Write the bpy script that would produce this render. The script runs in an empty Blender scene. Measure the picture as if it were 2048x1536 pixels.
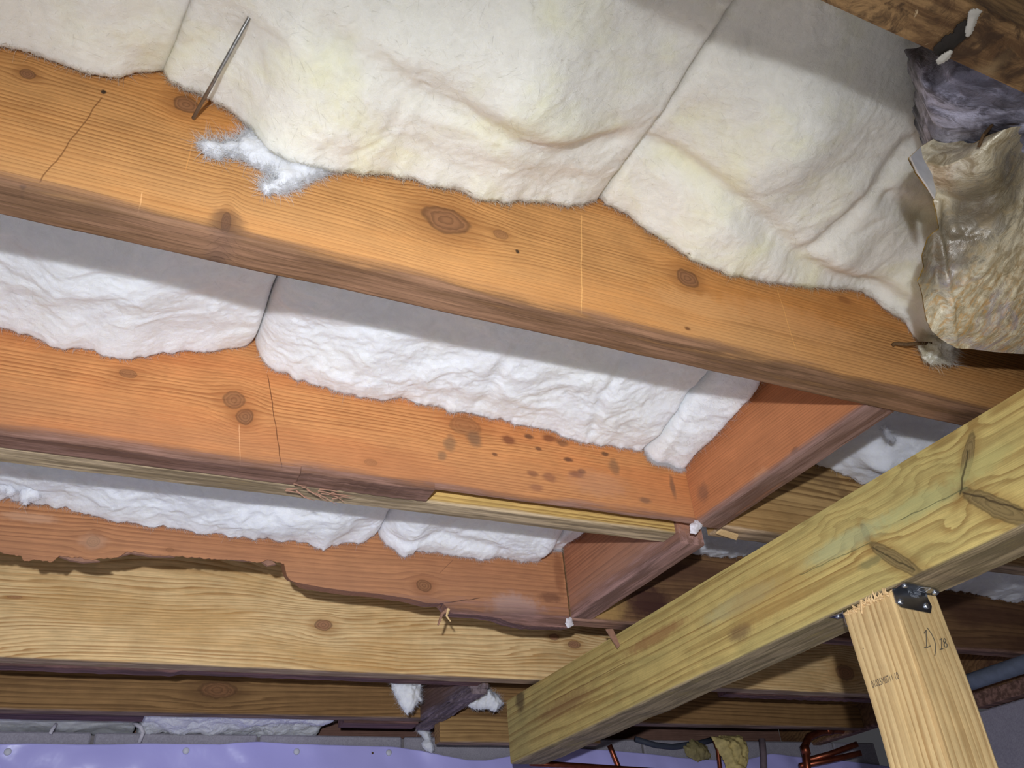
import bpy, math, random
import numpy as np
from mathutils import Matrix, Vector
random.seed(7); np.random.seed(7)
C = bpy.context.scene.collection
S = bpy.context.scene

# ------------------------------------------------------------------ camera, light, exposure
ZO = 0.42                      # camera height above the crawl-space ground
FPX = 1698.78                  # focal length in pixels of a 2048 px wide frame
R = np.array([[0.90552387, -0.41757998, -0.07518971],
              [0.17330584, 0.5257666, -0.83278723],
              [0.38728751, 0.74107789, 0.54846326]])   # rows: image right, image down, view direction
cam = bpy.data.cameras.new('camera'); camo = bpy.data.objects.new('camera', cam); C.objects.link(camo)
cam.sensor_width = 36.0; cam.lens = 36.0*FPX/2048; cam.clip_start = 0.01
r, u, b = R[0], -R[1], -R[2]
camo.matrix_world = Matrix(((r[0], u[0], b[0], 0), (r[1], u[1], b[1], 0), (r[2], u[2], b[2], ZO), (0, 0, 0, 1)))
S.camera = camo

W = bpy.data.worlds.new('world'); S.world = W; W.use_nodes = True
W.node_tree.nodes['Background'].inputs[0].default_value = (0.92, 0.92, 1.0, 1)
W.node_tree.nodes['Background'].inputs[1].default_value = 0.045

LP = np.array([-0.115, -0.196, 0.018])   # the photographer's head lamp, behind and above the phone
ld = bpy.data.lights.new('head_lamp', 'SPOT'); lo = bpy.data.objects.new('head_lamp', ld); C.objects.link(lo)
ld.energy = 96; ld.color = (0.93, 0.98, 1.06); ld.shadow_soft_size = 0.009
ld.spot_size = math.radians(118); ld.spot_blend = 1.0
lo.location = (LP[0], LP[1], LP[2]+ZO)
fd = bpy.data.lights.new('head_lamp_fill', 'POINT'); fo = bpy.data.objects.new('head_lamp_fill', fd); C.objects.link(fo)
fd.energy = 8.5; fd.color = ld.color; fd.shadow_soft_size = 0.02; fo.location = (LP[0], LP[1], LP[2]+ZO)   # added fill: wide spill at the same lamp, bouncing off the ground
lo.rotation_euler = Vector((0.34, 0.93, -0.12)).to_track_quat('-Z', 'Y').to_euler()

vs = S.view_settings
vs.view_transform = 'Standard'; vs.look = 'None'; vs.gamma = 1.0; vs.exposure = 0.0; vs.use_curve_mapping = False

# ------------------------------------------------------------------ helpers
def ray(x, y): return R.T @ np.array([x-1024.0, y-768.0, FPX])
def on(px, axis, val):          # where the sight line through a photo point meets the plane axis = val
    d = ray(*px); return d*val/d[axis]
def ons(pts, axis, val): return np.array([on(p, axis, val) for p in pts])

def _h(ix, iy, seed):
    n = (ix.astype(np.int64)*374761393 + iy.astype(np.int64)*668265263 + seed*982451653) & 0xffffffff
    n = ((n ^ (n >> 13))*1274126177) & 0xffffffff
    n = n ^ (n >> 16)
    return (n & 0xffff)/65535.0
def noise(x, y, seed=0):        # gradient noise, about -1..1
    x = np.asarray(x, float); y = np.asarray(y, float)
    ix = np.floor(x); iy = np.floor(y); fx = x-ix; fy = y-iy
    ux = fx*fx*fx*(fx*(fx*6-15)+10); uy = fy*fy*fy*(fy*(fy*6-15)+10)
    def g(dx, dy):
        a = _h(ix+dx, iy+dy, seed)*2*math.pi
        return np.cos(a)*(fx-dx)+np.sin(a)*(fy-dy)
    a = g(0, 0)*(1-ux)+g(1, 0)*ux; c = g(0, 1)*(1-ux)+g(1, 1)*ux
    return (a*(1-uy)+c*uy)*1.5
def fbm(x, y, seed=0, n=4):
    v = 0; a = 1.0
    for i in range(n): v = v+a*noise(x*2**i, y*2**i, seed+i*17); a *= 0.5
    return v
def ss(a, b_, x):
    t = np.clip((x-a)/(b_-a), 0, 1); return t*t*(3-2*t)

def mesh(name, verts, faces, mat, parent=None, smooth=False, origin=None, rest=None):
    """One mesh object; verts in the camera-centred frame, origin at the thing's base, 'rest' keeps texture space."""
    v = np.asarray(verts, float).copy()
    me = bpy.data.meshes.new(name)
    w = v.copy(); w[:, 2] += ZO
    if parent is not None: o0 = np.array(parent['_o'])
    else:
        o0 = np.array([(w[:, 0].min()+w[:, 0].max())/2, (w[:, 1].min()+w[:, 1].max())/2, w[:, 2].min()]) if origin is None else np.array(origin)
    w = w-o0
    if isinstance(faces, np.ndarray):
        n, k = faces.shape
        me.vertices.add(len(w)); me.vertices.foreach_set('co', w.ravel())
        me.loops.add(n*k); me.loops.foreach_set('vertex_index', faces.ravel().astype(np.int32))
        me.polygons.add(n); me.polygons.foreach_set('loop_start', np.arange(0, n*k, k, dtype=np.int32))
        try: me.polygons.foreach_set('loop_total', np.full(n, k, dtype=np.int32))
        except Exception: pass
        me.update(calc_edges=True); me.validate()
    else:
        me.from_pydata([tuple(p) for p in w], [], faces)
    at = me.attributes.new('rest', 'FLOAT_VECTOR', 'POINT')
    at.data.foreach_set('vector', (v if rest is None else np.asarray(rest, float)).astype(np.float32).ravel())
    if smooth: me.polygons.foreach_set('use_smooth', np.ones(len(me.polygons), dtype=bool))
    me.materials.append(mat)
    ob = bpy.data.objects.new(name, me); C.objects.link(ob)
    if parent is not None:
        ob.parent = parent
    else: ob.location = o0
    ob['_o'] = [float(q) for q in o0]
    return ob
def empty(name, loc):
    o = bpy.data.objects.new(name, None); C.objects.link(o); o.empty_display_size = 0.05
    o.location = (loc[0], loc[1], loc[2]+ZO); o['_o'] = [float(loc[0]), float(loc[1]), float(loc[2]+ZO)]
    return o
def tag(o, label, cat, group=None):
    o['label'] = label; o['category'] = cat
    if group: o['group'] = group
    return o
def struct(o): o['kind'] = 'structure'; return o

def grid_faces(n, m, wrap=False):
    i = np.arange(n-1)[:, None]; j = np.arange(m if wrap else m-1)[None, :]
    j2 = (j+1) % m
    return np.stack(np.broadcast_arrays(i*m+j, (i+1)*m+j, (i+1)*m+j2, i*m+j2), -1).reshape(-1, 4)

class MB:
    """collects closed shapes into one mesh"""
    def __init__(s): s.v = []; s.f = []
    def add(s, v, f):
        k = len(s.v); s.v += [tuple(p) for p in v]; s.f += [tuple(i+k for i in q) for q in f]; return s
    def box(s, a, b_):
        x0, y0, z0 = a; x1, y1, z1 = b_
        return s.add([(x0,y0,z0),(x1,y0,z0),(x1,y1,z0),(x0,y1,z0),(x0,y0,z1),(x1,y0,z1),(x1,y1,z1),(x0,y1,z1)],
                     [(0,3,2,1),(4,5,6,7),(0,1,5,4),(1,2,6,5),(2,3,7,6),(3,0,4,7)])
    def tube(s, pts, rad, n=10):
        P = [np.array(p, float) for p in pts]; m = len(P); vs_ = []
        rr = rad if hasattr(rad, '__len__') else [rad]*m
        up = None
        for i in range(m):
            t = P[min(i+1, m-1)]-P[max(i-1, 0)]; t = t/np.linalg.norm(t)
            if up is None:
                up = np.array([0, 0, 1.0]) if abs(t[2]) < .9 else np.array([1.0, 0, 0])
            a = np.cross(t, up); a /= np.linalg.norm(a); c = np.cross(a, t); up = c
            for k in range(n):
                q = 2*math.pi*k/n; vs_.append(P[i]+rr[i]*(math.cos(q)*a+math.sin(q)*c))
        f = [(i*n+k, i*n+(k+1) % n, (i+1)*n+(k+1) % n, (i+1)*n+k) for i in range(m-1) for k in range(n)]
        f.append(tuple(range(n))[::-1]); f.append(tuple((m-1)*n+k for k in range(n)))
        return s.add(vs_, f)
    def dome(s, c, nrm, rad, h, n=10):
        nrm = np.array(nrm, float); nrm /= np.linalg.norm(nrm)
        a = np.cross(nrm, [0.3, 0.5, 0.81]); a /= np.linalg.norm(a); d = np.cross(nrm, a); c = np.array(c, float)
        v = []
        for q, hh in ((1.0, 0), (0.95, .45), (0.6, .88)):
            for k in range(n):
                t = 2*math.pi*k/n; v.append(c+rad*q*(math.cos(t)*a+math.sin(t)*d)+nrm*h*hh)
        v.append(c+nrm*h)
        f = [(j*n+k, j*n+(k+1) % n, (j+1)*n+(k+1) % n, (j+1)*n+k) for j in range(2) for k in range(n)]
        f += [(2*n+k, 2*n+(k+1) % n, 3*n) for k in range(n)]; f.append(tuple(range(n))[::-1])
        return s.add(v, f)
    def build(s, name, mat, parent=None, smooth=False, origin=None):
        return mesh(name, s.v, s.f, mat, parent, smooth, origin)

# ------------------------------------------------------------------ node helpers
class Sh:
    def __init__(s, name):
        s.m = bpy.data.materials.new(name); s.m.use_nodes = True; s.t = s.m.node_tree
        s.b = s.t.nodes['Principled BSDF']
        a = s.t.nodes.new('ShaderNodeAttribute'); a.attribute_name = 'rest'; s.vec = a.outputs['Vector']
        sp = s.t.nodes.new('ShaderNodeSeparateXYZ'); s.t.links.new(s.vec, sp.inputs[0])
        s.c = [sp.outputs[i] for i in range(3)]
    def put(s, sock, v):
        if hasattr(v, 'is_linked') or hasattr(v, 'links'): s.t.links.new(v, sock)
        else: sock.default_value = v
    def M(s, op, a, b_=0.0, c=0.0):
        n = s.t.nodes.new('ShaderNodeMath'); n.operation = op
        s.put(n.inputs[0], a); s.put(n.inputs[1], b_)
        if op in ('MULTIPLY_ADD', 'SMOOTH_MIN', 'WRAP', 'COMPARE'): s.put(n.inputs[2], c)
        return n.outputs[0]
    def add(s, a, b_): return s.M('ADD', a, b_)
    def sub(s, a, b_): return s.M('SUBTRACT', a, b_)
    def mul(s, a, b_): return s.M('MULTIPLY', a, b_)
    def sm(s, v, a, b_, lo=0.0, hi=1.0):
        n = s.t.nodes.new('ShaderNodeMapRange'); n.interpolation_type = 'SMOOTHSTEP'
        s.put(n.inputs[0], v)
        if a > b_: a, b_, lo, hi = b_, a, hi, lo
        n.inputs[1].default_value = a; n.inputs[2].default_value = b_; n.inputs[3].default_value = lo; n.inputs[4].default_value = hi
        return n.outputs[0]
    def comb(s, x, y, z):
        n = s.t.nodes.new('ShaderNodeCombineXYZ')
        for i, q in enumerate((x, y, z)): s.put(n.inputs[i], q)
        return n.outputs[0]
    def noise(s, vec, scale=1.0, detail=3.0, rough=0.5, dist=0.0):
        key = (vec.node.name, vec.name, scale, detail, rough, dist); s.memo = getattr(s, 'memo', {})
        if key in s.memo: return s.memo[key]
        n = s.t.nodes.new('ShaderNodeTexNoise'); s.t.links.new(vec, n.inputs['Vector']); s.memo[key] = n.outputs[0]
        n.inputs['Scale'].default_value = scale; n.inputs['Detail'].default_value = detail
        n.inputs['Roughness'].default_value = rough; n.inputs['Distortion'].default_value = dist
        return n.outputs[0]
    def vor(s, vec, scale, feature='F1'):
        n = s.t.nodes.new('ShaderNodeTexVoronoi'); n.feature = feature; s.t.links.new(vec, n.inputs['Vector']); n.inputs['Scale'].default_value = scale
        return n.outputs[0]
    def mix(s, f, a, b_):
        n = s.t.nodes.new('ShaderNodeMix'); n.data_type = 'RGBA'
        s.put(n.inputs[0], f)
        for k, q in ((6, a), (7, b_)):
            if isinstance(q, tuple): n.inputs[k].default_value = (*q, 1)
            else: s.t.links.new(q, n.inputs[k])
        return n.outputs[2]
    def scale(s, col, v):
        n = s.t.nodes.new('ShaderNodeVectorMath'); n.operation = 'SCALE'; s.t.links.new(col, n.inputs[0]); s.put(n.inputs[3], v)
        return n.outputs[0]
    def out(s, col, rough=0.8, spec=0.2, metal=0.0, bump=None, bstr=0.3, bdist=0.002):
        B = s.b
        if isinstance(col, tuple): B.inputs['Base Color'].default_value = (*col, 1)
        else: s.t.links.new(col, B.inputs['Base Color'])
        s.put(B.inputs['Roughness'], rough); B.inputs['Specular IOR Level'].default_value = spec; s.put(B.inputs['Metallic'], metal)
        if bump is not None:
            n = s.t.nodes.new('ShaderNodeBump'); n.inputs['Strength'].default_value = bstr; n.inputs['Distance'].default_value = bdist
            s.t.links.new(bump, n.inputs['Height']); s.t.links.new(n.outputs[0], B.inputs['Normal'])
        return s.m
def lin(r_, g_, b_):
    f = lambda c: (c/255/12.92) if c/255 <= 0.04045 else ((c/255+0.055)/1.055)**2.4
    return (f(r_), f(g_), f(b_))
def plain(name, col, rough=0.6, metal=0.0, spec=0.3, nscale=0, namp=0.15):
    s = Sh(name)
    if nscale:
        n = s.noise(s.vec, nscale, 4)
        return s.out(s.scale(s.mix(0.0, col, col), s.sm(n, .2, .8, 1-namp, 1+namp)), rough, spec, metal, n, .2, .001)
    return s.out(col, rough, spec, metal)

def wood(name, light, dark, ax=(0, 2, 1), freq=160.0, warp=0.010, wl=(1.2, 9.0), knots=(), spots=(), cracks=(), line=0.75, tint=None, tintamt=0.5,
         bottom=None, stain=None, stainh=0.02, seed=0.0, thickk=0.55, knotcol=(0.10, 0.045, 0.02), rough=0.75, fibre=0.16, sharp=0.9, offc=0.0, dust=None):
    """Solid lumber: rings run along axis ax[0]; knots bend them. bottom = height of the underside, stain = weathering colour there."""
    s = Sh(name); a = s.c[ax[0]]; c = s.c[ax[1]]; t = s.c[ax[2]]
    t = s.add(t, offc)
    nv = s.comb(s.mul(a, wl[0]), s.mul(c, wl[1]), s.add(s.mul(t, wl[1]), seed))
    n1 = s.sub(s.noise(nv, 1.0, 2, .45), 0.5)
    g = s.add(s.add(c, s.mul(t, thickk)), s.mul(n1, warp*4))
    n1b = s.sub(s.noise(s.comb(s.mul(a, .45), s.mul(c, 42.0), s.add(s.mul(t, 42.0), seed+5)), 1.0, 3, .6), .5)
    g = s.add(g, s.mul(n1b, 2.6/freq))
    kd = []
    for k in knots:
        a0, c0, ra, rc = k[:4]; ang = k[4] if len(k) > 4 else 0.0; st = k[5] if len(k) > 5 else 1.0
        da = s.sub(a, a0); dc = s.sub(c, c0)
        if ang:
            ca, sa = math.cos(ang), math.sin(ang)
            da, dc2 = s.add(s.mul(da, ca), s.mul(dc, sa)), s.sub(s.mul(dc, ca), s.mul(da, sa))
        else: dc2 = dc
        d = s.M('SQRT', s.add(s.M('POWER', s.M('ABSOLUTE', s.mul(da, 1/ra)), 2.0), s.M('POWER', s.M('ABSOLUTE', s.mul(dc2, 1/rc)), 2.0)))
        wob = s.sub(s.noise(s.vec, 80.0, 2), .5)
        d = s.add(d, s.mul(wob, 0.5))
        e = s.M('EXPONENT', s.mul(s.mul(d, d), -0.16))
        g = s.sub(g, s.mul(s.mul(dc, e), 0.75*st))
        kd.append((d, rc, st))
    fr = s.M('FRACT', s.mul(g, freq))
    lat = s.mul(s.sm(fr, 0.25, sharp), s.sm(fr, 1.0, sharp))
    fade = s.sm(s.noise(s.comb(s.mul(a, 2.0), s.mul(c, 30.0), s.add(t, seed+3)), 1.0, 2), 0.25, 0.7, 0.35, 1.0)
    col = s.mix(s.mul(s.mul(lat, fade), line), light, dark)
    big = s.noise(s.comb(s.mul(a, 3.0), s.mul(c, 14.0), s.add(s.mul(t, 10.0), seed+9)), 1.0, 3, .55)
    if tint is not None: col = s.mix(s.mul(s.sm(big, .42, .66), tintamt), col, tint)
    fib = s.noise(s.comb(s.mul(a, 18.0), s.mul(c, 700.0), s.mul(t, 700.0)), 1.0, 2, .6)
    col = s.scale(col, s.sm(fib, .2, .8, 1-fibre, 1+fibre))
    blot = s.noise(s.vec, 26.0, 4, .6)
    col = s.scale(col, s.sm(blot, .25, .75, 0.90, 1.08))
    if dust is not None:            # settled dust and handling wear: (colour, from height, to height, amount)
        dn = s.noise(s.comb(s.mul(a, 5.0), s.mul(c, 16.0), s.add(s.mul(t, 10.0), seed+2)), 1.0, 5, .65)
        mk = s.mul(s.sm(s.add(s.c[2], s.mul(s.sub(dn, .5), .11)), dust[1], dust[2]), s.sm(dn, .3, .6, .45, 1.0))
        col = s.mix(s.mul(mk, dust[3]), col, dust[0])
    for d, rc, st in kd:
        halo = s.sm(d, 2.8, 0.9); col = s.mix(s.mul(halo, 0.5*min(1, st)), col, dark)
        rg = s.M('FRACT', s.mul(d, 2.6)); kc = s.mix(s.mul(s.sm(rg, .3, .95), .6), tuple(min(1, q*2.6) for q in knotcol), knotcol)
        col = s.mix(s.mul(s.sm(d, 1.3, 0.7), min(1, .88*st)), col, kc)
        rim = s.mul(s.sm(d, .78, 1.0), s.sm(d, 1.2, 1.02)); col = s.mix(s.mul(rim, .45*min(1, st)), col, tuple(q*.6 for q in knotcol))
    for k in spots:
        a0, c0, ra, rc, sc, amt = k
        da = s.mul(s.sub(a, a0), 1/ra); dc = s.mul(s.sub(c, c0), 1/rc)
        d = s.add(s.M('SQRT', s.add(s.mul(da, da), s.mul(dc, dc))), s.mul(s.sub(s.noise(s.vec, 90.0, 2), .5), .9))
        col = s.mix(s.mul(s.sm(d, 1.35, 0.5), amt), col, sc)
    for (a0, c0, a1, c1, w, cc, amt) in cracks:       # thin scratches, checks and chalk lines
        L = math.hypot(a1-a0, c1-c0); ux, uy = (a1-a0)/L, (c1-c0)/L
        da = s.sub(a, a0); dc = s.sub(c, c0)
        al = s.add(s.mul(da, ux), s.mul(dc, uy))
        pe = s.add(s.sub(s.mul(dc, ux), s.mul(da, uy)), s.mul(s.sub(s.noise(s.vec, 40.0, 2), .5), w*5))
        mk = s.mul(s.sm(s.M('ABSOLUTE', pe), w, w*.4), s.mul(s.sm(al, -.002, .002), s.sm(al, L+.002, L-.002)))
        col = s.mix(s.mul(mk, amt), col, cc)
    if bottom is not None:
        hz = s.sub(s.c[2], bottom)
        wn = s.noise(s.comb(s.mul(a, 6.0), s.mul(c, 60.0), s.add(s.mul(t, 75.0), seed)), 1.0, 5, .65)
        e = s.add(hz, s.mul(s.sub(wn, .5), -stainh*2.6))
        mk = s.sm(e, stainh*1.25, stainh*0.1)
        st2 = s.mix(s.sm(wn, .40, .64), tuple(q*.62 for q in stain), tuple(min(1, q*1.7) for q in stain))
        st2 = s.scale(st2, s.sm(fib, .2, .8, .75, 1.2))
        col = s.mix(s.mul(mk, .86), col, st2)
    hgt = s.add(s.mul(lat, .5), s.add(s.mul(fib, .5), s.mul(blot, .6)))
    return s.out(col, rough, 0.25, 0.0, hgt, 0.35, 0.0012)

# ------------------------------------------------------------------ board: lofted lumber with eased, worn edges
def board(name, mat, x, y0, y1, z0, z1, parent=None, zback=None, ease=0.003, wear=0.0008, axis=0, seed=0, rag=0.0):
    """Lumber along axis 0 (x) or 1 (y). x = stations along it; y0,y1 = faces across; z0 (front bottom), zback (back bottom), z1 (top)
    may be arrays over the stations. For axis 1 the roles of x and y are swapped."""
    x = np.asarray(x, float); n = len(x)
    z0 = np.broadcast_to(np.asarray(z0, float), (n,)).copy(); z1 = np.broadcast_to(np.asarray(z1, float), (n,))
    zb = z0.copy() if zback is None else np.broadcast_to(np.asarray(zback, float), (n,)).copy()
    e = ease; k = 0.3
    prof = []
    w = wear*fbm(x*9, x*0+seed, seed, 3); w2 = wear*fbm(x*9, x*0+seed+5, seed+3, 3)
    rg = rag*fbm(x*60, x*0+seed+2, seed+9, 3)
    P = []
    P.append((y0+0*x, z1)); P.append((y0+0*x, z0+e+0.5*(z1-z0-e))); P.append((y0+0*x, z0+e+w+rg))
    P.append((y0+e*k, z0+e*k+w+rg)); P.append((y0+e+0*x, z0+w+rg))
    P.append((0.5*(y0+y1)+0*x, 0.5*(z0+zb)+0.5*(w+w2)+rg))
    P.append((y1-e+0*x, zb+w2+rg)); P.append((y1-e*k+0*x, zb+e*k+w2+rg)); P.append((y1+0*x, zb+e+w2+rg)); P.append((y1+0*x, z1))
    m = len(P); V = np.zeros((n, m, 3))
    for j, (py, pz) in enumerate(P):
        V[:, j, 0] = x; V[:, j, 1] = py; V[:, j, 2] = pz
    if axis == 1: V = V[:, :, [1, 0, 2]]
    f = [tuple(q) for q in grid_faces(n, m, True).tolist()]
    if axis == 0: f = [q[::-1] for q in f]
    c0 = tuple(range(m)); c1 = tuple((n-1)*m+j for j in range(m))
    f += [c0, c1[::-1]] if axis == 0 else [c0[::-1], c1]
    o = mesh(name, V.reshape(-1, 3), f, mat, parent)
    return o
def stations(a, b_, step=0.01): return np.linspace(a, b_, max(2, int((b_-a)/step)+1))

def poly_sdf(px, py, poly):
    """signed distance, negative inside"""
    P = np.asarray(poly, float); d = np.full(px.shape, 1e9); ins = np.zeros(px.shape, bool)
    for i in range(len(P)):
        a = P[i]; b_ = P[(i+1) % len(P)]; e = b_-a
        wx = px-a[0]; wy = py-a[1]; t = np.clip((wx*e[0]+wy*e[1])/(e@e+1e-12), 0, 1)
        d = np.minimum(d, np.hypot(wx-e[0]*t, wy-e[1]*t))
        c = ((a[1] <= py) & (b_[1] > py)) | ((b_[1] <= py) & (a[1] > py))
        xi = a[0]+(py-a[1])/(e[1] if abs(e[1]) > 1e-12 else 1e-12)*e[0]
        ins ^= c & (px < xi)
    return np.where(ins, -d, d)

def fibres(name, roots, dirs, length, width, mat, parent, curl=0.5, seed=0, jitter=0.8):
    """loose glass fibres: thin curved ribbons, far too many to count"""
    rng = np.random.default_rng(seed); n = len(roots)
    d = dirs+rng.normal(0, jitter, (n, 3)); d /= np.linalg.norm(d, axis=1)[:, None]
    L = length*rng.uniform(.3, 1.3, n)[:, None]
    bend = rng.normal(0, curl, (n, 3))
    side = np.cross(d, rng.normal(0, 1, (n, 3))); side /= np.linalg.norm(side, axis=1)[:, None]+1e-9
    K = 4; V = np.zeros((n, K*2-1, 3))
    for k in range(K):
        t = k/(K-1); p = roots+d*L*t+bend*L*t*t
        if k < K-1:
            V[:, 2*k] = p-side*width*(1-t*.6); V[:, 2*k+1] = p+side*width*(1-t*.6)
        else: V[:, 2*k] = p
    m = K*2-1; base = (np.arange(n)*m)[:, None]
    q = [np.concatenate([base+2*k, base+2*k+1, base+2*k+3], 1) for k in range(K-2)]+[np.concatenate([base+2*k, base+2*k+3, base+2*k+2], 1) for k in range(K-2)]
    q.append(np.concatenate([base+2*(K-2), base+2*(K-2)+1, base+2*(K-1)], 1))
    o = mesh(name, V.reshape(-1, 3), np.concatenate(q, 0), mat, parent)
    o['kind'] = 'stuff'
    return o

# ------------------------------------------------------------------ insulation batts
def batt_mat(name, base, yellow, yamt, seed):
    s = Sh(name)
    v = s.comb(s.c[0], s.c[1], s.add(s.c[2], seed))
    n = s.noise(v, 9.0, 4, .6, .4); n2 = s.noise(v, 45.0, 5, .65, 1.2); n3 = s.noise(v, 260.0, 4, .7, 1.5)
    col = s.mix(s.mul(s.sm(n, .45, .72), yamt), base, yellow)
    col = s.scale(col, s.sm(n2, .2, .8, .93, 1.04))
    n4 = s.noise(v, 120.0, 5, .7, 2.0); vf = s.comb(s.add(s.mul(s.c[0], 60.0), s.mul(n2, 5.0)), s.add(s.mul(s.c[1], 190.0), s.mul(s.c[0], 70.0)), s.mul(s.c[2], 150.0)); n5 = s.noise(vf, 1.0, 5, .7, .8); h = s.add(s.add(s.mul(n2, .45), s.mul(n4, .8)), s.add(s.mul(n3, .5), s.mul(n5, .55)))
    m = s.out(col, 1.0, 0.05, 0.0, h, .5, .0042)
    B = s.b
    B.inputs['Subsurface Weight'].default_value = 0.6; B.inputs['Subsurface Radius'].default_value = (0.020, 0.019, 0.015); B.inputs['Subsurface Scale'].default_value = 1.0
    return m

def batt(name, label, mat, edge, yn, yf, x0, x1, zn, res=0.0018, creases=(), lumps=(), r_edge=0.009, r_end=0.010, rough=1.0, seed=0,
         fib=2500, midk=1.0, ragged=0.004, group=None, prof=1.0, x0n=None, x1n=None, fibm=None, fiblen=0.0052):
    """A glass-fibre batt lying between two joists. edge = (x, z) line where it meets the far joist; zn = height at the near joist.
    creases: (polyline xy, depth, width); lumps: (x, y, radius, drop)."""
    edge = np.asarray(edge, float); o_ = np.argsort(edge[:, 0]); edge = edge[o_]
    nu = int((x1-x0)/res); wy = yf-yn; ny = int((wy-r_edge)/res); na = 9; ns = 5
    uu = np.linspace(0, 1, nu)
    xe = uu*(x1-x0)+x0
    zb = np.interp(xe, edge[:, 0], edge[:, 1])+ragged*fbm(xe*38, xe*0+seed, seed+1, 4)*rough
    ys = list(np.linspace(yn, yf-r_edge, ny)); dz = [0.0]*ny
    for k in range(1, na+1):
        q = k/na*math.pi/2; ys.append(yf-r_edge+r_edge*math.sin(q)); dz.append(r_edge*(1-math.cos(q)))
    for k in range(1, ns+1): ys.append(yf+0.0005); dz.append(r_edge+0.03*k/ns)
    ys = np.array(ys); dz = np.array(dz); m = len(ys)
    t = np.clip((yf-ys)/wy, 0, 1)
    X0 = x0+((x0n if x0n is not None else x0)-x0)*t; X1 = x1+((x1n if x1n is not None else x1)-x1)*t
    X = X0[None, :]+(X1-X0)[None, :]*uu[:, None]; Y = np.broadcast_to(ys[None, :], X.shape).copy()
    zs = np.interp(xe, edge[:, 0], edge[:, 1]); kw = max(3, int(.03/res)); ker = np.hanning(2*kw+1); ker /= ker.sum()
    zs = np.convolve(np.pad(zs, kw, 'edge'), ker, 'valid')
    wk = np.exp(-(np.clip(yf-Y, 0, 1)/.022)**1.5)
    zbx = np.interp(X, xe, zs)*(1-wk)+np.interp(X, xe, zb)*wk
    znx = zn(X) if callable(zn) else zn
    tt = np.broadcast_to(t[None, :], X.shape)
    Z = zbx+(znx-zbx)*ss(0, 1, tt**prof)
    # body relief
    wx = 0.02*fbm(X*14, Y*14, seed+40, 2); wyv = 0.02*fbm(X*14+9, Y*14, seed+41, 2)
    lum = 0.008*fbm(X*7+seed, Y*8, seed+2, 2)+0.0024*midk*fbm((X+wx)*28, (Y+wyv)*34, seed+5, 3)
    rid = 1-np.abs(noise((X+wx*1.5)*42, (Y+wyv*1.5)*75, seed+7)); fl = 0.0008*rid**3*ss(-.3, .5, noise(X*9, Y*11, seed+8))
    fine = 0.0005*fbm(X*160, Y*170, seed+9, 3)
    k_edge = ss(0, 0.012, np.clip(yf-Y, 0, 1))*.85+.15
    Z = Z-(lum*(.25+.75*ss(0, .05, yf-Y))+fl*k_edge+fine)*rough+dz[None, :]
    for line_, dep, wid in creases:
        L = np.asarray(line_, float)[:, :2]; d = np.full(X.shape, 9.0)
        for i in range(len(L)-1):
            e = L[i+1]-L[i]; q = np.clip(((X-L[i, 0])*e[0]+(Y-L[i, 1])*e[1])/(e@e), 0, 1)
            d = np.minimum(d, np.hypot(X-L[i, 0]-e[0]*q, Y-L[i, 1]-e[1]*q))
        Z = Z+dep*np.exp(-(d/wid)**2)
    for lx, ly, lr, drop in lumps: Z = Z-drop*np.exp(-(((X-lx)**2+(Y-ly)**2)/lr**2))
    # rounded cut ends
    de = np.minimum(X-X0[None, :], X1[None, :]-X)
    q = np.clip((r_end-de)/r_end, 0, 1); Z = Z+r_end*1.1*(1-np.sqrt(np.clip(1-q*q, 0, 1)))
    Yd = Y-np.where(dz[None, :] > 0, 0.0022*np.abs(fbm(X*70, Z*70, seed+12, 2))*rough, 0)
    V = np.stack([X, Yd, Z], -1)
    # skirts so that it has a body
    top = np.full((1, m, 3), 0.0); top[0] = V[0]; top[0, :, 2] = np.maximum(0.742, V[0, :, 2]); top2 = V[-1:].copy(); top2[0, :, 2] = np.maximum(0.742, V[-1, :, 2])
    V = np.concatenate([top, V, top2], 0)
    near = V[:, :1].copy(); near[:, 0, 2] = np.maximum(0.742, near[:, 0, 2]); far = V[:, -1:].copy(); far[:, 0, 2] = np.maximum(0.742, far[:, 0, 2])
    V = np.concatenate([near, V, far], 1)
    F = grid_faces(V.shape[0], V.shape[1])[:, ::-1]
    roots_e = V[2:-2, ny+1:ny+na].reshape(-1, 3); roots_s = V[2:-2, 2:ny].reshape(-1, 3)
    a, b2 = V.shape[:2]
    VV = V.reshape(-1, 3)
    t0 = empty(name, ((x0+x1)/2, (yn+yf)/2, float(Z.min())))
    tag(t0, label, 'insulation', group)
    bod = mesh('batt_body', VV, F, mat, t0, True)
    if fib:
        rng = np.random.default_rng(seed)
        re = roots_e[rng.integers(0, len(roots_e), int(fib*1.3))]; 
        dirs = np.tile(np.array([0.0, -0.5, -0.9]), (len(re), 1))
        fibres('edge_fibres', re, dirs, fiblen, 0.00016, fibm or mat, t0, .6, seed, .75)
        rs = roots_s[rng.integers(0, len(roots_s), fib)]
        fibres('surface_fibres', rs, np.tile(np.array([0.5, -0.2, -0.12]), (len(rs), 1)), 0.008, 0.00011, fibm or mat, t0, .8, seed+1, 1.0)
    return t0

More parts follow.
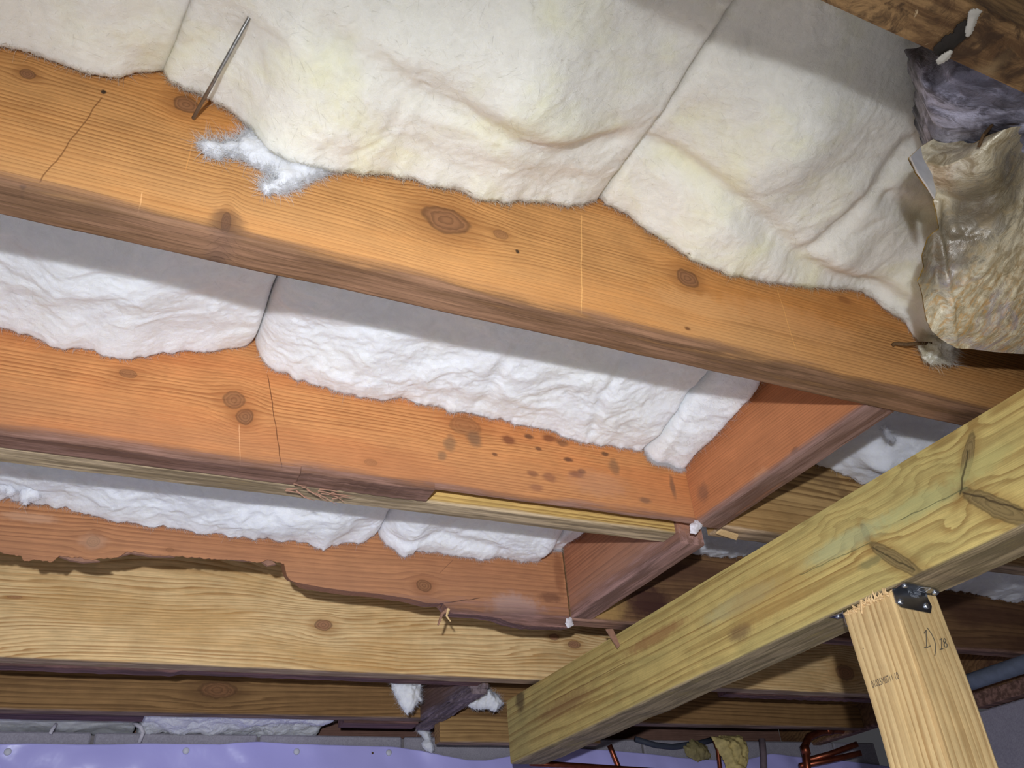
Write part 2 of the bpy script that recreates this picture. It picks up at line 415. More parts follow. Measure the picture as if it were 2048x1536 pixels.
def tuft(name, outline, plane_axis, plane, thick, mat, label=None, res=0.0015, seed=0, fib=1500, flip=-1.0, parent=None, group=None, fiblen=0.012, lift=0.001, cat='insulation', ragged=0.003):
    """a torn scrap of fibre lying against / hanging before a plane: outline in the plane, thick in the middle, feathering at the edge"""
    P = np.asarray(outline, float); ia, ib = [i for i in range(3) if i != plane_axis]
    a0, b0 = P.min(0)-.006; a1, b1 = P.max(0)+.006
    na, nb = int((a1-a0)/res)+2, int((b1-b0)/res)+2
    A, B = np.meshgrid(np.linspace(a0, a1, na), np.linspace(b0, b1, nb), indexing='ij')
    sd = poly_sdf(A, B, P)+ragged*fbm(A*130, B*130, seed, 4)
    keep = sd < 0
    h = thick*np.sqrt(np.clip(-sd/ (0.6*thick+.008), 0, 1))*(1+.35*fbm(A*45, B*45, seed+3, 4))
    h = np.where(keep, np.maximum(h, .0006), 0)
    idx = -np.ones(A.shape, int); cell = keep[:-1, :-1] | keep[1:, :-1] | keep[:-1, 1:] | keep[1:, 1:]
    use = np.zeros(A.shape, bool); use[:-1, :-1] |= cell; use[1:, :-1] |= cell; use[:-1, 1:] |= cell; use[1:, 1:] |= cell
    idx[use] = np.arange(use.sum()); n = use.sum()
    def mk(off):
        v = np.zeros((n, 3)); v[:, ia] = A[use]; v[:, ib] = B[use]; v[:, plane_axis] = plane+off; return v
    f1 = mk(flip*(lift+h[use])); f2 = mk(flip*lift*.4)
    c = np.argwhere(cell)
    q = np.stack([idx[c[:, 0], c[:, 1]], idx[c[:, 0]+1, c[:, 1]], idx[c[:, 0]+1, c[:, 1]+1], idx[c[:, 0], c[:, 1]+1]], 1)
    V = np.concatenate([f1, f2]); F = np.concatenate([q, q[:, ::-1]+n])
    if parent is None:
        t0 = empty(name, tuple(V.mean(0)*[1, 1, 0]+[0, 0, V[:, 2].min()])); tag(t0, label, cat, group)
    else: t0 = parent
    mesh('fluff' if parent is None else name, V, F, mat, t0, True)
    if fib:
        rng = np.random.default_rng(seed+5)
        near = np.argwhere(use & (sd > -.006)); pick = near[rng.integers(0, len(near), fib)]
        rt = np.zeros((fib, 3)); rt[:, ia] = A[pick[:, 0], pick[:, 1]]; rt[:, ib] = B[pick[:, 0], pick[:, 1]]; rt[:, plane_axis] = plane+flip*(lift+h[pick[:, 0], pick[:, 1]]*.7)
        ga, gb = np.gradient(sd, res); dr = np.zeros((fib, 3)); dr[:, ia] = ga[pick[:, 0], pick[:, 1]]; dr[:, ib] = gb[pick[:, 0], pick[:, 1]]; dr[:, plane_axis] = flip*.4
        fibres('loose_fibres', rt, dr, fiblen, .00016, mat, t0, .6, seed+6, .6)
    return t0

# ------------------------------------------------------------------ materials
h = 0.52
Y0, Y1, Y2, Y3, Y4, Y5 = 0.165, 0.571, 0.977, 1.382, 1.788, 2.194      # front faces of the joists, 16 inches apart
TH = 0.038; TOP = 0.755; XL = -0.75; XR = 2.34
def kn(px, axis, val, rpx, angle=0.0, st=1.0, ax=(0, 2)):
    p = on(px, axis, val); q = on((px[0]+rpx[0], px[1]), axis, val); z = on((px[0], px[1]+rpx[1]), axis, val)
    ra = abs(q[ax[0]]-p[ax[0]]); rc = abs(z[2]-p[2])
    return (p[ax[0]], p[2], max(ra, .002), max(rc, .002), angle, st)
def spot(px, axis, val, rpx, col, amt, ax=(0, 2)):
    k = kn(px, axis, val, rpx, ax=ax); return (k[0], k[1], k[2], k[3], col, amt)
def crk(p, q, axis, val, w, col, amt, ax=(0, 2)):
    a = on(p, axis, val); b_ = on(q, axis, val); return (a[ax[0]], a[2], b_[ax[0]], b_[2], w, col, amt)

ORA, ORD = lin(196, 142, 84), lin(134, 82, 40)
STAIN = lin(112, 84, 72)
black = (0.02, 0.012, 0.008)
M_j1 = wood('fir_golden', ORA, ORD, freq=210, warp=.004, wl=(.9, 7), tint=lin(196, 128, 62), tintamt=.65,
    knots=[kn((372,209),1,Y1,(24,15)), kn((55,148),1,Y1,(16,9)), kn((893,441),1,Y1,(42,23)), kn((1375,557),1,Y1,(19,15)), kn((1002,469),1,Y1,(13,8),0,.6), kn((452,446),1,Y1,(9,20),0,.9)],
    spots=[spot((452,450),1,Y1,(38,30),lin(80,60,50),.6), spot((207,184),1,Y1,(4,4),black,.95), spot((1035,503),1,Y1,(4,4),black,.9), spot((46,372),1,Y1,(7,4),black,.7),
           spot((1375,657),1,Y1,(6,4),lin(90,50,25),.8), spot((1690,600),1,Y1,(14,7),lin(150,95,50),.7), spot((1580,640),1,Y1,(120,28),lin(206,150,96),.5), spot((1400,610),1,Y1,(90,22),lin(208,155,100),.5)],
    cracks=[crk((203,195),(80,365),1,Y1,.0008,lin(110,66,30),.7), crk((1163,430),(1163,628),1,Y1,.0007,lin(235,180,110),.75), crk((1555,580),(1592,700),1,Y1,.0007,lin(235,175,100),.6), crk((388,270),(372,340),1,Y1,.0007,lin(225,160,90),.5), crk((285,385),(276,428),1,Y1,.0007,lin(235,180,120),.6)],
    bottom=.52, stain=lin(100,74,58), stainh=.014, dust=(lin(200,150,98), .61, .54, .5))
M_j2 = wood('fir_orange', lin(200,138,84), lin(146,86,46), freq=190, warp=.005, wl=(.9, 7), tint=lin(190,116,66), tintamt=.6, seed=3.1,
    knots=[kn((490,833),1,Y2,(16,14)), kn((468,800),1,Y2,(20,16),0,.8), kn((256,747),1,Y2,(17,8),0,.7), kn((930,852),1,Y2,(28,16),0,.55), kn((742,925),1,Y2,(12,6),0,.4)],
    spots=[spot(((px/2.56)+650, (py/2.56)+850),1,Y2,(rx,ry),cc,am) for px,py,rx,ry,cc,am in [(640,95,12,16,lin(110,88,66),.6),(765,75,14,16,lin(100,80,62),.65),(600,155,10,10,lin(112,88,66),.6),(870,150,6,4,lin(90,55,38),.8),(940,75,14,9,lin(112,62,40),.8),(1045,60,9,5,lin(100,66,46),.85),(1150,68,16,7,lin(110,62,40),.75),(1215,92,12,7,lin(108,72,50),.7),(1090,120,7,4,lin(96,60,42),.8),(1245,178,9,5,lin(86,54,40),.85),(1065,250,11,6,lin(120,76,54),.7),(1150,268,14,9,lin(124,78,58),.6),(1290,252,15,8,lin(116,70,50),.75),(1315,238,9,5,lin(100,62,46),.7),(1435,148,8,4,lin(80,56,40),.8),(1480,215,10,16,lin(110,86,64),.6),(1080,320,14,7,lin(130,84,64),.5),(1640,385,12,6,lin(100,76,62),.6),(1400,300,55,26,lin(176,136,112),.25),(1780,315,5,22,lin(88,70,60),.6)]],
    cracks=[crk((536,750),(563,935),1,Y2,.0008,lin(96,54,28),.85), crk((478,850),(480,930),1,Y2,.0006,lin(235,180,130),.6)],
    bottom=.522, stain=lin(104,80,72), stainh=.016, dust=(lin(166,116,80), .62, .53, .6))
M_j3 = wood('fir_rosy', lin(182,126,84), lin(130,82,54), freq=130, warp=.010, wl=(1.0, 8), tint=lin(154,102,70), tintamt=.6, seed=6.4,
    knots=[kn((187,1083),1,Y3,(13,10)), kn((848,1171),1,Y3,(13,11)), kn((340,1100),1,Y3,(8,4),0,.5)],
    spots=[spot((187,1083),1,Y3,(28,16),lin(200,160,130),.35), spot((1030,1215),1,Y3,(50,28),lin(172,150,146),.5), spot((1100,1195),1,Y3,(22,10),lin(90,56,44),.55), spot((1118,1150),1,Y3,(10,40),lin(110,66,44),.5), spot((60,1035),1,Y3,(60,10),lin(205,165,135),.4)],
    cracks=[crk((880,1207),(960,1196),1,Y3,.0010,lin(50,30,22),.9), crk((880,1145),(905,1120),1,Y3,.0008,lin(100,66,50),.6)],
    bottom=.500, stain=lin(112,84,80), stainh=.024, dust=(lin(150,108,84), .64, .52, .5))
M_y = wood('new_pine', lin(242,206,150), lin(172,118,62), freq=120, warp=.040, wl=(1.3, 4.2), tint=lin(200,152,88), tintamt=.5, seed=8.2, line=.8,
    knots=[kn((647,1250),1,Y4,(16,10)), kn((1108,1274),1,Y4,(9,6)), kn((1148,1289),1,Y4,(11,7)), kn((30,1194),1,Y4,(14,3),0,.6), kn((1690,1345),1,Y4,(16,14),0,.8)],
    bottom=.501, stain=lin(142,122,104), stainh=.0035, knotcol=(.16,.075,.04))
M_grey = wood('old_fir_weathered', lin(140,106,92), lin(96,66,56), freq=150, warp=.008, tint=lin(118,84,74), tintamt=.6, seed=11.0, bottom=.501, stain=lin(100,72,70), stainh=.03)
M_tr2 = wood('treated_sister', lin(198,164,98), lin(128,96,50), freq=150, warp=.006, wl=(.8,7), tint=lin(170,136,74), tintamt=.5, seed=13.0, bottom=.524, stain=lin(150,132,108), stainh=.004, line=.95)
M_brown = wood('brown_pine', lin(158,120,76), lin(98,68,40), freq=85, warp=.020, wl=(.8,7), tint=lin(126,92,56), tintamt=.6, seed=15.0, knots=[kn((435,1380),1,Y5,(34,15),0,.9)], bottom=.505, stain=lin(120,100,86), stainh=.004, line=.85)
M_pine2 = wood('pale_pine', lin(186,150,98), lin(112,80,46), freq=75, warp=.016, wl=(1.1,8), tint=lin(150,112,66), tintamt=.5, seed=17.0, bottom=.524, stain=lin(150,128,104), stainh=.005, line=.9,
    spots=[spot((1655,957),1,Y2,(26,20),lin(110,84,56),.5), spot((1690,990),1,Y2,(14,12),lin(110,80,50),.6)])
M_dark3 = wood('stained_brown', lin(132,98,66), lin(78,52,34), freq=70, warp=.02, tint=lin(92,62,46), tintamt=.8, seed=19.0, bottom=.505, stain=lin(126,96,84), stainh=.006,
    spots=[spot((1300,1205),1,Y3,(46,34),lin(66,38,34),.85), spot((1200,1205),1,Y3,(50,40),lin(176,140,84),.7)])
M_blk1 = wood('block_orange', lin(190,122,78), lin(138,80,48), ax=(1,2,0), freq=230, warp=.003, wl=(.9,7), tint=lin(176,112,72), tintamt=.5, seed=21.0, dust=(lin(168,112,76), .68, .54, .4), bottom=.52, stain=lin(104,84,78), stainh=.010,
    spots=[spot((1690,880),0,.81,(6,26),lin(110,72,52),.6,(1,2)), spot((1588,900),0,.81,(10,6),lin(100,70,56),.6,(1,2)), spot((1520,955),0,.81,(20,18),lin(200,146,108),.5,(1,2)), spot((1405,985),0,.81,(12,20),lin(96,74,64),.5,(1,2)), spot((1425,1030),0,.81,(12,8),lin(130,78,50),.5,(1,2))])
M_blk2 = wood('block_rosy', lin(178,118,84), lin(126,78,56), ax=(1,2,0), freq=90, warp=.022, wl=(.9,7), tint=lin(152,104,82), tintamt=.5, seed=23.0, dust=(lin(160,124,106), .64, .52, .6), bottom=.505, stain=lin(128,100,94), stainh=.03)
M_blk3 = wood('block_grey', lin(132,104,88), lin(94,70,62), ax=(1,2,0), freq=120, warp=.015, tint=lin(112,88,82), tintamt=.6, seed=25.0, bottom=.5, stain=lin(110,98,104), stainh=.02)
bk = lambda px, rp, an=0.0, st=1.0: kn(px, 0, .9226, rp, an, st, (1, 2))
def knl(p, q, w, st=1.0):
    a = on(p, 0, .9226); b_ = on(q, 0, .9226); return ((a[1]+b_[1])/2, (a[2]+b_[2])/2, math.hypot(b_[1]-a[1], b_[2]-a[2])/2, w, math.atan2(b_[2]-a[2], b_[1]-a[1]), st)
M_beam = wood('treated_beam_wood', lin(200,176,108), lin(138,102,52), ax=(1,2,0), freq=62, warp=.012, wl=(1.3,10), tint=lin(170,156,98), tintamt=.55, seed=27.0, line=.8, bottom=.35, stain=lin(132,116,92), stainh=.003,
    knots=[knl((1724,1050),(1738,1082),.005,.8), knl((1742,1090),(1842,1148),.009,1.0), knl((1945,868),(1925,965),.007,.95), knl((1928,985),(2075,1050),.011,1.0)], knotcol=(.085,.06,.025),
    spots=[spot((1690,1085),0,.9226,(110,22),lin(178,184,138),.55,(1,2)), spot((1840,1010),0,.9226,(120,26),lin(176,178,122),.5,(1,2)), spot((1960,930),0,.9226,(80,24),lin(184,176,112),.5,(1,2)), spot((1480,1205),0,.9226,(90,22),lin(186,180,134),.5,(1,2)), spot((1310,1275),0,.9226,(70,14),lin(150,98,62),.6,(1,2)), spot((1480,1265),0,.9226,(26,18),lin(112,84,62),.6,(1,2)), spot((1130,1410),0,.9226,(60,18),lin(132,92,62),.5,(1,2)), spot((1040,1400),0,.9226,(9,26),lin(70,50,40),.7,(1,2)), spot((1530,1190),0,.9226,(100,50),lin(170,130,70),.4,(1,2)), spot((1740,1125),0,.9226,(30,10),lin(104,104,70),.6,(1,2))],
    cracks=[crk((1740,1085),(1600,1150),0,.9226,.0010,lin(96,96,60),.7,(1,2)), crk((1935,975),(1800,1040),0,.9226,.0010,lin(90,92,60),.7,(1,2)), crk((1920,990),(1935,900),0,.9226,.0018,lin(70,60,36),.8,(1,2)), crk((1925,985),(2046,1020),0,.9226,.0016,lin(70,56,34),.85,(1,2)), crk((1745,1095),(1830,1140),0,.9226,.0014,lin(70,60,36),.8,(1,2)), crk((1250,1325),(1110,1400),0,.9226,.0012,lin(110,64,40),.6,(1,2))])
M_post = wood('post_pine', lin(214,184,132), lin(150,110,64), ax=(2,1,0), freq=95, warp=.0022, wl=(.6,5), tint=lin(196,160,104), tintamt=.35, seed=31.0, line=.9, thickk=.85, fibre=.08,
    spots=[])
M_splint = plain('raw_splinter', lin(216,182,132), .8, nscale=300)
M_rosys = plain('rosy_splinter', lin(150,112,92), .8, nscale=200)
M_bt1 = batt_mat('glass_wool_cream', (.84,.80,.70), (.84,.80,.50), .65, 0.0)
M_bt2 = batt_mat('glass_wool_white', (.87,.87,.87), (.86,.84,.74), .30, 4.0)
M_bt3 = batt_mat('glass_wool_cool', (.90,.90,.94), (.90,.89,.82), .30, 8.0)
M_steel = plain('galvanised', (.42,.44,.48), .28, 1.0, .5, 40, .2)
M_nail = plain('bright_nail', (.62,.64,.68), .3, 1.0)
M_wire = plain('steel_wire', (.30,.29,.27), .45, .9, .5, 200, .3)
M_rust = plain('rusty_nail', lin(96,72,46), .75, .3, .3, 300, .3)
M_copper = plain('copper', lin(150,82,58), .38, .9, .5, 60, .25)
M_pipe = plain('grey_pipe', lin(104,112,126), .5, 0.0, .4, 60, .15)
M_ink = plain('stamp_ink', lin(96,84,70), .9); M_pencil = plain('pencil', lin(104,94,76), .8); M_emb = plain('embossed_mark', (.62,.64,.68), .4, .6)
M_scrap = plain('dusty_plastic', lin(176,168,154), .6, nscale=150)
M_white = plain('white_scrap', lin(205,200,205), .8, nscale=200)

# ------------------------------------------------------------------ the setting
sf = Sh('subfloor_board'); nn = sf.noise(sf.vec, 30, 4); M_sub = sf.out(sf.mix(nn, lin(92,68,46), lin(64,46,30)), .9)
struct(MB().box((XL-.3, -.35, TOP+.001), (XR+.3, 2.75, TOP+.02)).build('ceiling', M_sub))
sg = Sh('ground_liner'); nn = sg.noise(sg.vec, 6, 4); M_gr = sg.out(sg.mix(nn, (.80,.80,.82), (.70,.70,.73)), .5, .4, 0, nn, .5, .02)
struct(MB().box((XL-.3, -1.2, -ZO-.02), (XR+.5, 2.75, -ZO)).build('floor', M_gr))

sb = Sh('concrete_block'); n1 = sb.noise(sb.vec, 35, 5, .65); n2 = sb.noise(sb.vec, 260, 3, .7)
M_cmu = sb.out(sb.scale(sb.mix(n1, lin(176,170,178), lin(150,146,156)), sb.sm(n2, .2, .8, .8, 1.15)), .95, .1, 0, n2, .5, .002)
M_mort = plain('mortar', lin(128,122,122), .95, 0, .1, 200)
WY = 2.45
def block_wall(name, axis, plane, depth, a0, a1, ztop, zlow, first=0.0, courses=2):
    """a concrete block wall: mortar core, and every block of the courses that can be seen as a piece of its own"""
    g = .005
    core = MB()
    if axis == 1: core.box((a0, plane+g, zlow), (a1, plane+depth, ztop-.006))
    else: core.box((plane+g, a0, zlow), (plane+depth, a1, ztop-.006))
    w = struct(core.build(name, M_mort))
    z = ztop
    for c in range(courses):
        x = a0+first+(c % 2)*.2-.4
        while x < a1:
            p, q = max(a0, x+.004), min(a1, x+.398)
            if q-p > .03:
                hz = .19+random.uniform(-.002, .002); d = random.uniform(0, .003)
                mb = MB()
                lo_, hi_ = (p, q)
                e = .004
                def cv(a, y, zz): return (a, y, zz) if axis == 1 else (y, a, zz)
                y0, y1 = plane-d, plane+depth*.8
                V = [cv(lo_, y0+e, z-hz+e), cv(lo_+e, y0, z-hz+e), cv(hi_-e, y0, z-hz+e), cv(hi_, y0+e, z-hz+e), cv(lo_, y0+e, z-e), cv(lo_+e, y0, z-e), cv(hi_-e, y0, z-e), cv(hi_, y0+e, z-e),
                     cv(lo_+e, y0+e, z-hz), cv(hi_-e, y0+e, z-hz), cv(lo_+e, y0+e, z), cv(hi_-e, y0+e, z), cv(lo_, y1, z-hz), cv(hi_, y1, z-hz), cv(lo_, y1, z), cv(hi_, y1, z)]
                F = [(1,2,6,5),(0,1,5,4),(2,3,7,6),(5,6,11,10),(1,8,9,2),(4,5,10),(6,7,11),(0,8,1),(2,9,3),(10,11,15,14),(8,12,13,9),(0,4,10,14,12,8),(3,9,13,15,11,7)]
                if axis == 0: F = [f_[::-1] for f_ in F]
                mb.add(V, F).build('block', M_cmu, w)
            x += .402
        z -= .2
    return w
block_wall('wall_back', 1, WY, .2, XL-.2, XR+.3, .514, -ZO, .17, 2)
block_wall('wall_right', 0, XR+.02, .2, -.2, 1.80, .462, -ZO, .1, 3)

# white liner fastened to the foundation wall, its top edge wavy and sagging
M_lin = Sh('white_liner'); nl = M_lin.noise(M_lin.vec, 14, 3); M_lin = M_lin.out((.53, .50, .95), .28, .5, 0, nl, .25, .01)
lt = [(-300,1482),(0,1488),(60,1487),(150,1490),(300,1489),(440,1490),(470,1487),(520,1483),(600,1488),(700,1491),(790,1494),(840,1502),(880,1513),(930,1522),(970,1522),(1018,1513),(1080,1503),(1150,1497),(1235,1503),(1370,1517),(1480,1522),(1540,1508),(1640,1518),(1760,1530),(1900,1545)]
LT = ons(lt, 1, WY-.012); xs = stations(LT[0, 0], LT[-1, 0], .012); zt = np.interp(xs, LT[:, 0], LT[:, 2]); n = len(xs); m = 40
tv = np.linspace(0, 1, m)**1.6
X, T = np.meshgrid(xs, tv, indexing='ij'); Z = zt[:, None]+(-ZO-zt[:, None])*T
Yl = WY-.012-.010*fbm(X*4, Z*5, 3, 3)-.006*np.abs(noise(X*9+Z*7, Z*3, 5))-.012*np.exp(-(((X-.95)/.12)**2))*np.exp(-T*8)
V = np.stack([X, Yl, Z], -1); V2 = V.copy(); V2[..., 1] += .0016
F = grid_faces(n, m); a = n*m
rim = np.array([[i*m, (i+1)*m, a+(i+1)*m, a+i*m] for i in range(n-1)])
lin_t = empty('wall_liner', (.6, WY-.02, -ZO)); tag(lin_t, 'glossy white plastic liner sheet covering the far foundation wall', 'liner')
mesh('liner_sheet', np.concatenate([V.reshape(-1, 3), V2.reshape(-1, 3)]), np.concatenate([F[:, ::-1], F+a, rim]), M_lin, lin_t, True)
M_plug = plain('liner_plug', (.66, .66, .72), .5)
for px in [(15,1500),(373,1500),(597,1500),(781,1503)]:
    p = on(px, 1, WY-.03); i = np.argmin(abs(xs-p[0])); j = np.argmin(abs(Z[i]-p[2])); p[1] = Yl[i, j]
    MB().dome(p, (0, -1, 0), .0085, .006, 14).build('plug', M_plug, lin_t, True)
MB().dome(on((745,1506), 1, WY-.024), (0, -1, 0), .003, .002, 8).build('staple', M_rust, lin_t)

# ------------------------------------------------------------------ joists
st = lambda a, b_, s=.012: stations(a, b_, s)
gj = Sh('grimy_joist'); ga = gj.noise(gj.comb(gj.mul(gj.c[0], 9.0), gj.mul(gj.c[1], 60.0), gj.mul(gj.c[2], 40.0)), 1.0, 5, .65, .6); gb = gj.noise(gj.vec, 38, 5, .7, 1.0); gc = gj.noise(gj.vec, 14, 3)
gcol = gj.mix(gj.sm(ga, .38, .62), lin(92,66,42), lin(150,116,76)); gcol = gj.mix(gj.mul(gj.sm(gb, .48, .66), .8), gcol, lin(58,42,30)); gcol = gj.mix(gj.mul(gj.sm(gc, .55, .7), .6), gcol, lin(170,140,98)); gcol = gj.mix(gj.sm(gb, .36, .28), gcol, lin(186,160,122))
J0 = tag(board('floor_joist', gj.out(gcol, .85, .2, 0, gb, .6, .004), st(XL, XR), Y0, Y0+TH+.002, h, TOP, seed=1), 'dirty dark brown joist cutting across the top right corner', 'joist')
J1 = tag(board('floor_joist', M_j1, st(XL, XR), Y1, Y1+TH, h, TOP, seed=2), 'nearest full-length golden floor joist with the large round knots', 'joist')
MB().add(*(lambda a: ([tuple(p) for p in a], [(0,1,2,3)]))(np.zeros((4, 3)))) if False else None

# joist 2: lower back corner broken away on its right-hand half
x2 = st(XL, .838, .008)
brk = ss(.372, .378, x2)
j2z = .5205+.004*brk; j2b = .5205+.026*brk+.004*brk*fbm(x2*40, x2*0, 77, 3)
J2 = tag(board('floor_joist', M_j2, x2, Y2, Y2+.036, j2z, TOP, zback=j2b, seed=3, rag=0.0), 'orange middle floor joist with dark oval stains and a splintered lower edge', 'joist')
# the split flake still hanging under its edge
pf = [(612,958),(650,955),(700,961),(760,966),(850,979),(868,984),(858,1003),(846,1006)]
fx = st(on((600,960),1,Y2)[0], on((868,985),1,Y2)[0], .006)
fz = .5195+.0015*fbm(fx*60, fx*0, 5, 3)
fl = board('split_flake', M_j2, fx, Y2-.0035, Y2+.034, fz, fz+.0105+.003*fbm(fx*30, fx*0+3, 6, 2), parent=J2, ease=.0015, seed=8)
mb = MB()
rng = random.Random(3)
p0 = on((612,985), 1, Y2+.03)
for k in range(14):
    q = p0+np.array([rng.uniform(-.03, .04), rng.uniform(-.012, .006), rng.uniform(-.003, .006)])
    d = np.array([rng.uniform(.01, .035), rng.uniform(-.006, .006), rng.uniform(-.012, .003)])
    mb.tube([q, q+d*.5+[0, 0, rng.uniform(-.003, .003)], q+d], [.0012, .0009, .0002], 4)
mb.build('splinters', M_rosys, J2)
S2 = tag(board('sister_joist', M_tr2, st(XL, .800), Y2+.040, Y2+.078, .5235, TOP, seed=4), 'striped treated sister joist showing beneath the splintered orange joist', 'joist')
J2c = tag(board('floor_joist', M_pine2, st(.862, XR), Y2, Y2+TH, .524, TOP, seed=5), 'pale pine joist beyond the orange blocking, above the treated beam', 'joist')

# joist 3: rotten, jagged lower edge
j3p = [(-200,1088),(-60,1098),(0,1104),(20,1109),(41,1111),(50,1122),(68,1119),(89,1122),(106,1124),(116,1113),(137,1114),(161,1116),(181,1120),(212,1116.6),(236,1114),(253,1105),(273,1102),(308,1111),(345,1112),(393,1115),(441,1118),(489,1120),(513,1125),(537,1120),(550,1123),(569,1128),(572,1148),(580,1160),(595,1166),(649,1175),(700,1182),(760,1188),(818,1196),(853,1205),(888,1207),(894,1215),(904,1227),(962,1231),(1001,1237),(1017,1244),(1056,1252),(1119,1254),(1180,1257)]
JP = ons(j3p, 1, Y3); x3 = st(XL, .80, .003)
z3 = np.interp(x3, JP[:, 0], JP[:, 2]); ragk = 1-ss(.27, .30, x3); z3 = z3+(.0016*ragk+.0006)*fbm(x3*110, x3*0, 9, 4)
z3b = z3+.006+.012*ragk+.006*ragk*fbm(x3*50, x3*0+2, 15, 4)
J3 = tag(board('floor_joist', M_j3, x3, Y3, Y3+TH, z3, TOP, zback=z3b, ease=.0012, seed=6), 'rotted reddish floor joist with a jagged broken-off lower edge', 'joist')
# flakes of wood left along the rotten edge
for pts in ([(118,1112),(150,1108),(182,1117),(200,1122),(165,1124),(140,1120)], [(236,1113),(256,1101),(290,1100),(345,1106),(350,1113),(300,1112),(262,1106)], [(345,1108),(430,1108),(480,1111),(520,1112),(505,1122),(460,1118),(400,1114)], [(515,1112),(540,1118),(552,1128),(535,1131),(525,1124)]):
    P = ons(pts, 1, Y3+.006); k = len(P); B = P.copy(); B[:, 1] += .006
    mesh('flake', np.concatenate([P, B]), [tuple(range(k)), tuple(range(2*k-1, k-1, -1))]+[(i, k+i, k+(i+1) % k, (i+1) % k) for i in range(k)], M_rosys, J3)
def sliver(pts, axis, val, w, parent, mat, name='splinter', dy=0.0):
    mb = MB(); P = [on(p, axis, val+dy*i) for i, p in enumerate(pts)]; mb.tube(P, [w*(1-.6*i/(len(P)-1)) for i in range(len(P))], 5); return mb.build(name, mat, parent)
sliver([(897,1218),(884,1228),(880,1240),(876,1250)], 1, Y3-.004, .004, J3, M_rosys)
sliver([(897,1218),(893,1232),(901,1243)], 1, Y3-.006, .003, J3, M_splint)
J3c = tag(board('floor_joist', M_dark3, st(.803, XR), Y3+.002, Y3+TH, .5035, TOP, seed=7), 'dark stained joist with crumbs of foam behind the rosy blocking', 'joist')
P = ons([(1212,1258),(1226,1258),(1240,1290),(1236,1296)], 1, Y3-.002); B = P.copy(); B[:, 1] += .003
mesh('splinter', np.concatenate([P, B]), [(0,1,2,3),(7,6,5,4),(0,4,5,1),(1,5,6,2),(2,6,7,3),(3,7,4,0)], M_rosys, J3c)

J4 = tag(board('floor_joist', M_y, st(XL, XR), Y4, Y4+TH, .5015, TOP, seed=8), 'clean new yellow pine joist running below the rotted one', 'joist')
x4 = st(XL, .81, .008); o4z = .4985+.004*ss(.14, .16, x4)+.0012*fbm(x4*30, x4*0, 31, 3)
O4 = tag(board('floor_joist', M_grey, x4, Y4+.0405, Y4+.076, o4z, TOP, seed=9), 'old purple-brown joist edge behind the new yellow pine joist', 'joist')
O4c = tag(board('floor_joist', M_grey, st(1.50, XR), Y4+.0405, Y4+.076, .4985, TOP, seed=10, rag=.002), 'old purple-brown joist edge showing under the treated beam, past the blocking', 'joist')
J5 = tag(board('floor_joist', M_brown, st(XL, XR), Y5, Y5+TH, .505, TOP, seed=11), 'brown pine joist with one big oval knot, near the far wall', 'joist')
M_mah = wood('dark_red_old', lin(96,62,58), lin(66,42,40), freq=110, warp=.01, seed=41.0, tint=lin(80,54,54), bottom=.506, stain=lin(92,66,68), stainh=.02)
O5 = tag(board('floor_joist', M_mah, st(XL, .125), Y5+.041, Y5+.10, .506, TOP, seed=12), 'dark red-brown old joist stub behind the knotted brown joist', 'joist')
O5b = tag(board('floor_joist', M_grey, st(.60, .80), Y5+.041, Y5+.10, .500, TOP, seed=13), 'short grey-brown joist end above the wall beside the torn insulation', 'joist')
M_off = wood('offcut_pine', lin(170,134,86), lin(104,72,42), freq=110, warp=.008, wl=(.9,7), tint=lin(146,110,66), tintamt=.5, seed=44.0, bottom=.44, stain=lin(140,118,96), stainh=.003, line=.9)
T5 = tag(board('timber_offcut', M_off, st(.828, 1.30), Y5-.04, Y5-.002, .440, .5035, seed=14), 'short square-cut timber under the brown joist beside the beam end', 'timber')
RIM = tag(board('rim_joist', M_grey, st(XL, XR), 2.60, 2.638, .516, TOP, seed=15), 'grey-brown rim joist standing on the far block wall', 'joist')
SILL = tag(board('sill_plate', M_dark3, st(-.1, 1.75), XR-.02, XR+.12, .464, .501, axis=1, seed=16), 'dark brown sill plate lying on the right block wall', 'sill plate')

LIGHT_STOP = tag(board('rim_joist', M_dark3, st(-.35, 2.60), XR+.002, XR+.04, .502, TOP, axis=1, seed=17), 'added dark rim joist keeping outside light out of the bays above the right wall', 'joist')  # added to stop world light entering the open right ends of the bays
# blocking between joists
B1 = tag(board('blocking', M_blk1, st(Y1+TH+.001, Y2-.001), .811, .856, h, TOP, axis=1, seed=20), 'orange blocking between the golden and the middle joist', 'blocking')
B2 = tag(board('blocking', M_blk2, st(Y2+.037, Y3-.001), .803, .850, .506, TOP, axis=1, seed=21, zback=.506), 'rosy weathered blocking between the middle and the rotted joist', 'blocking')
B3 = tag(board('blocking', M_blk3, st(Y4+.078, Y5-.001), .79, .842, .4995, TOP, axis=1, seed=22, rag=.003), 'grey gnarled blocking between torn white insulation scraps', 'blocking')

board('torn_lower_edge', M_blk3, st(Y4+.079, 2.250, .006), .797, .838, .4885+.003*fbm(st(Y4+.079, 2.250, .006)*40, st(Y4+.079, 2.250, .006)*0, 91, 3), .4990, parent=B3, axis=1, seed=23, rag=.003)

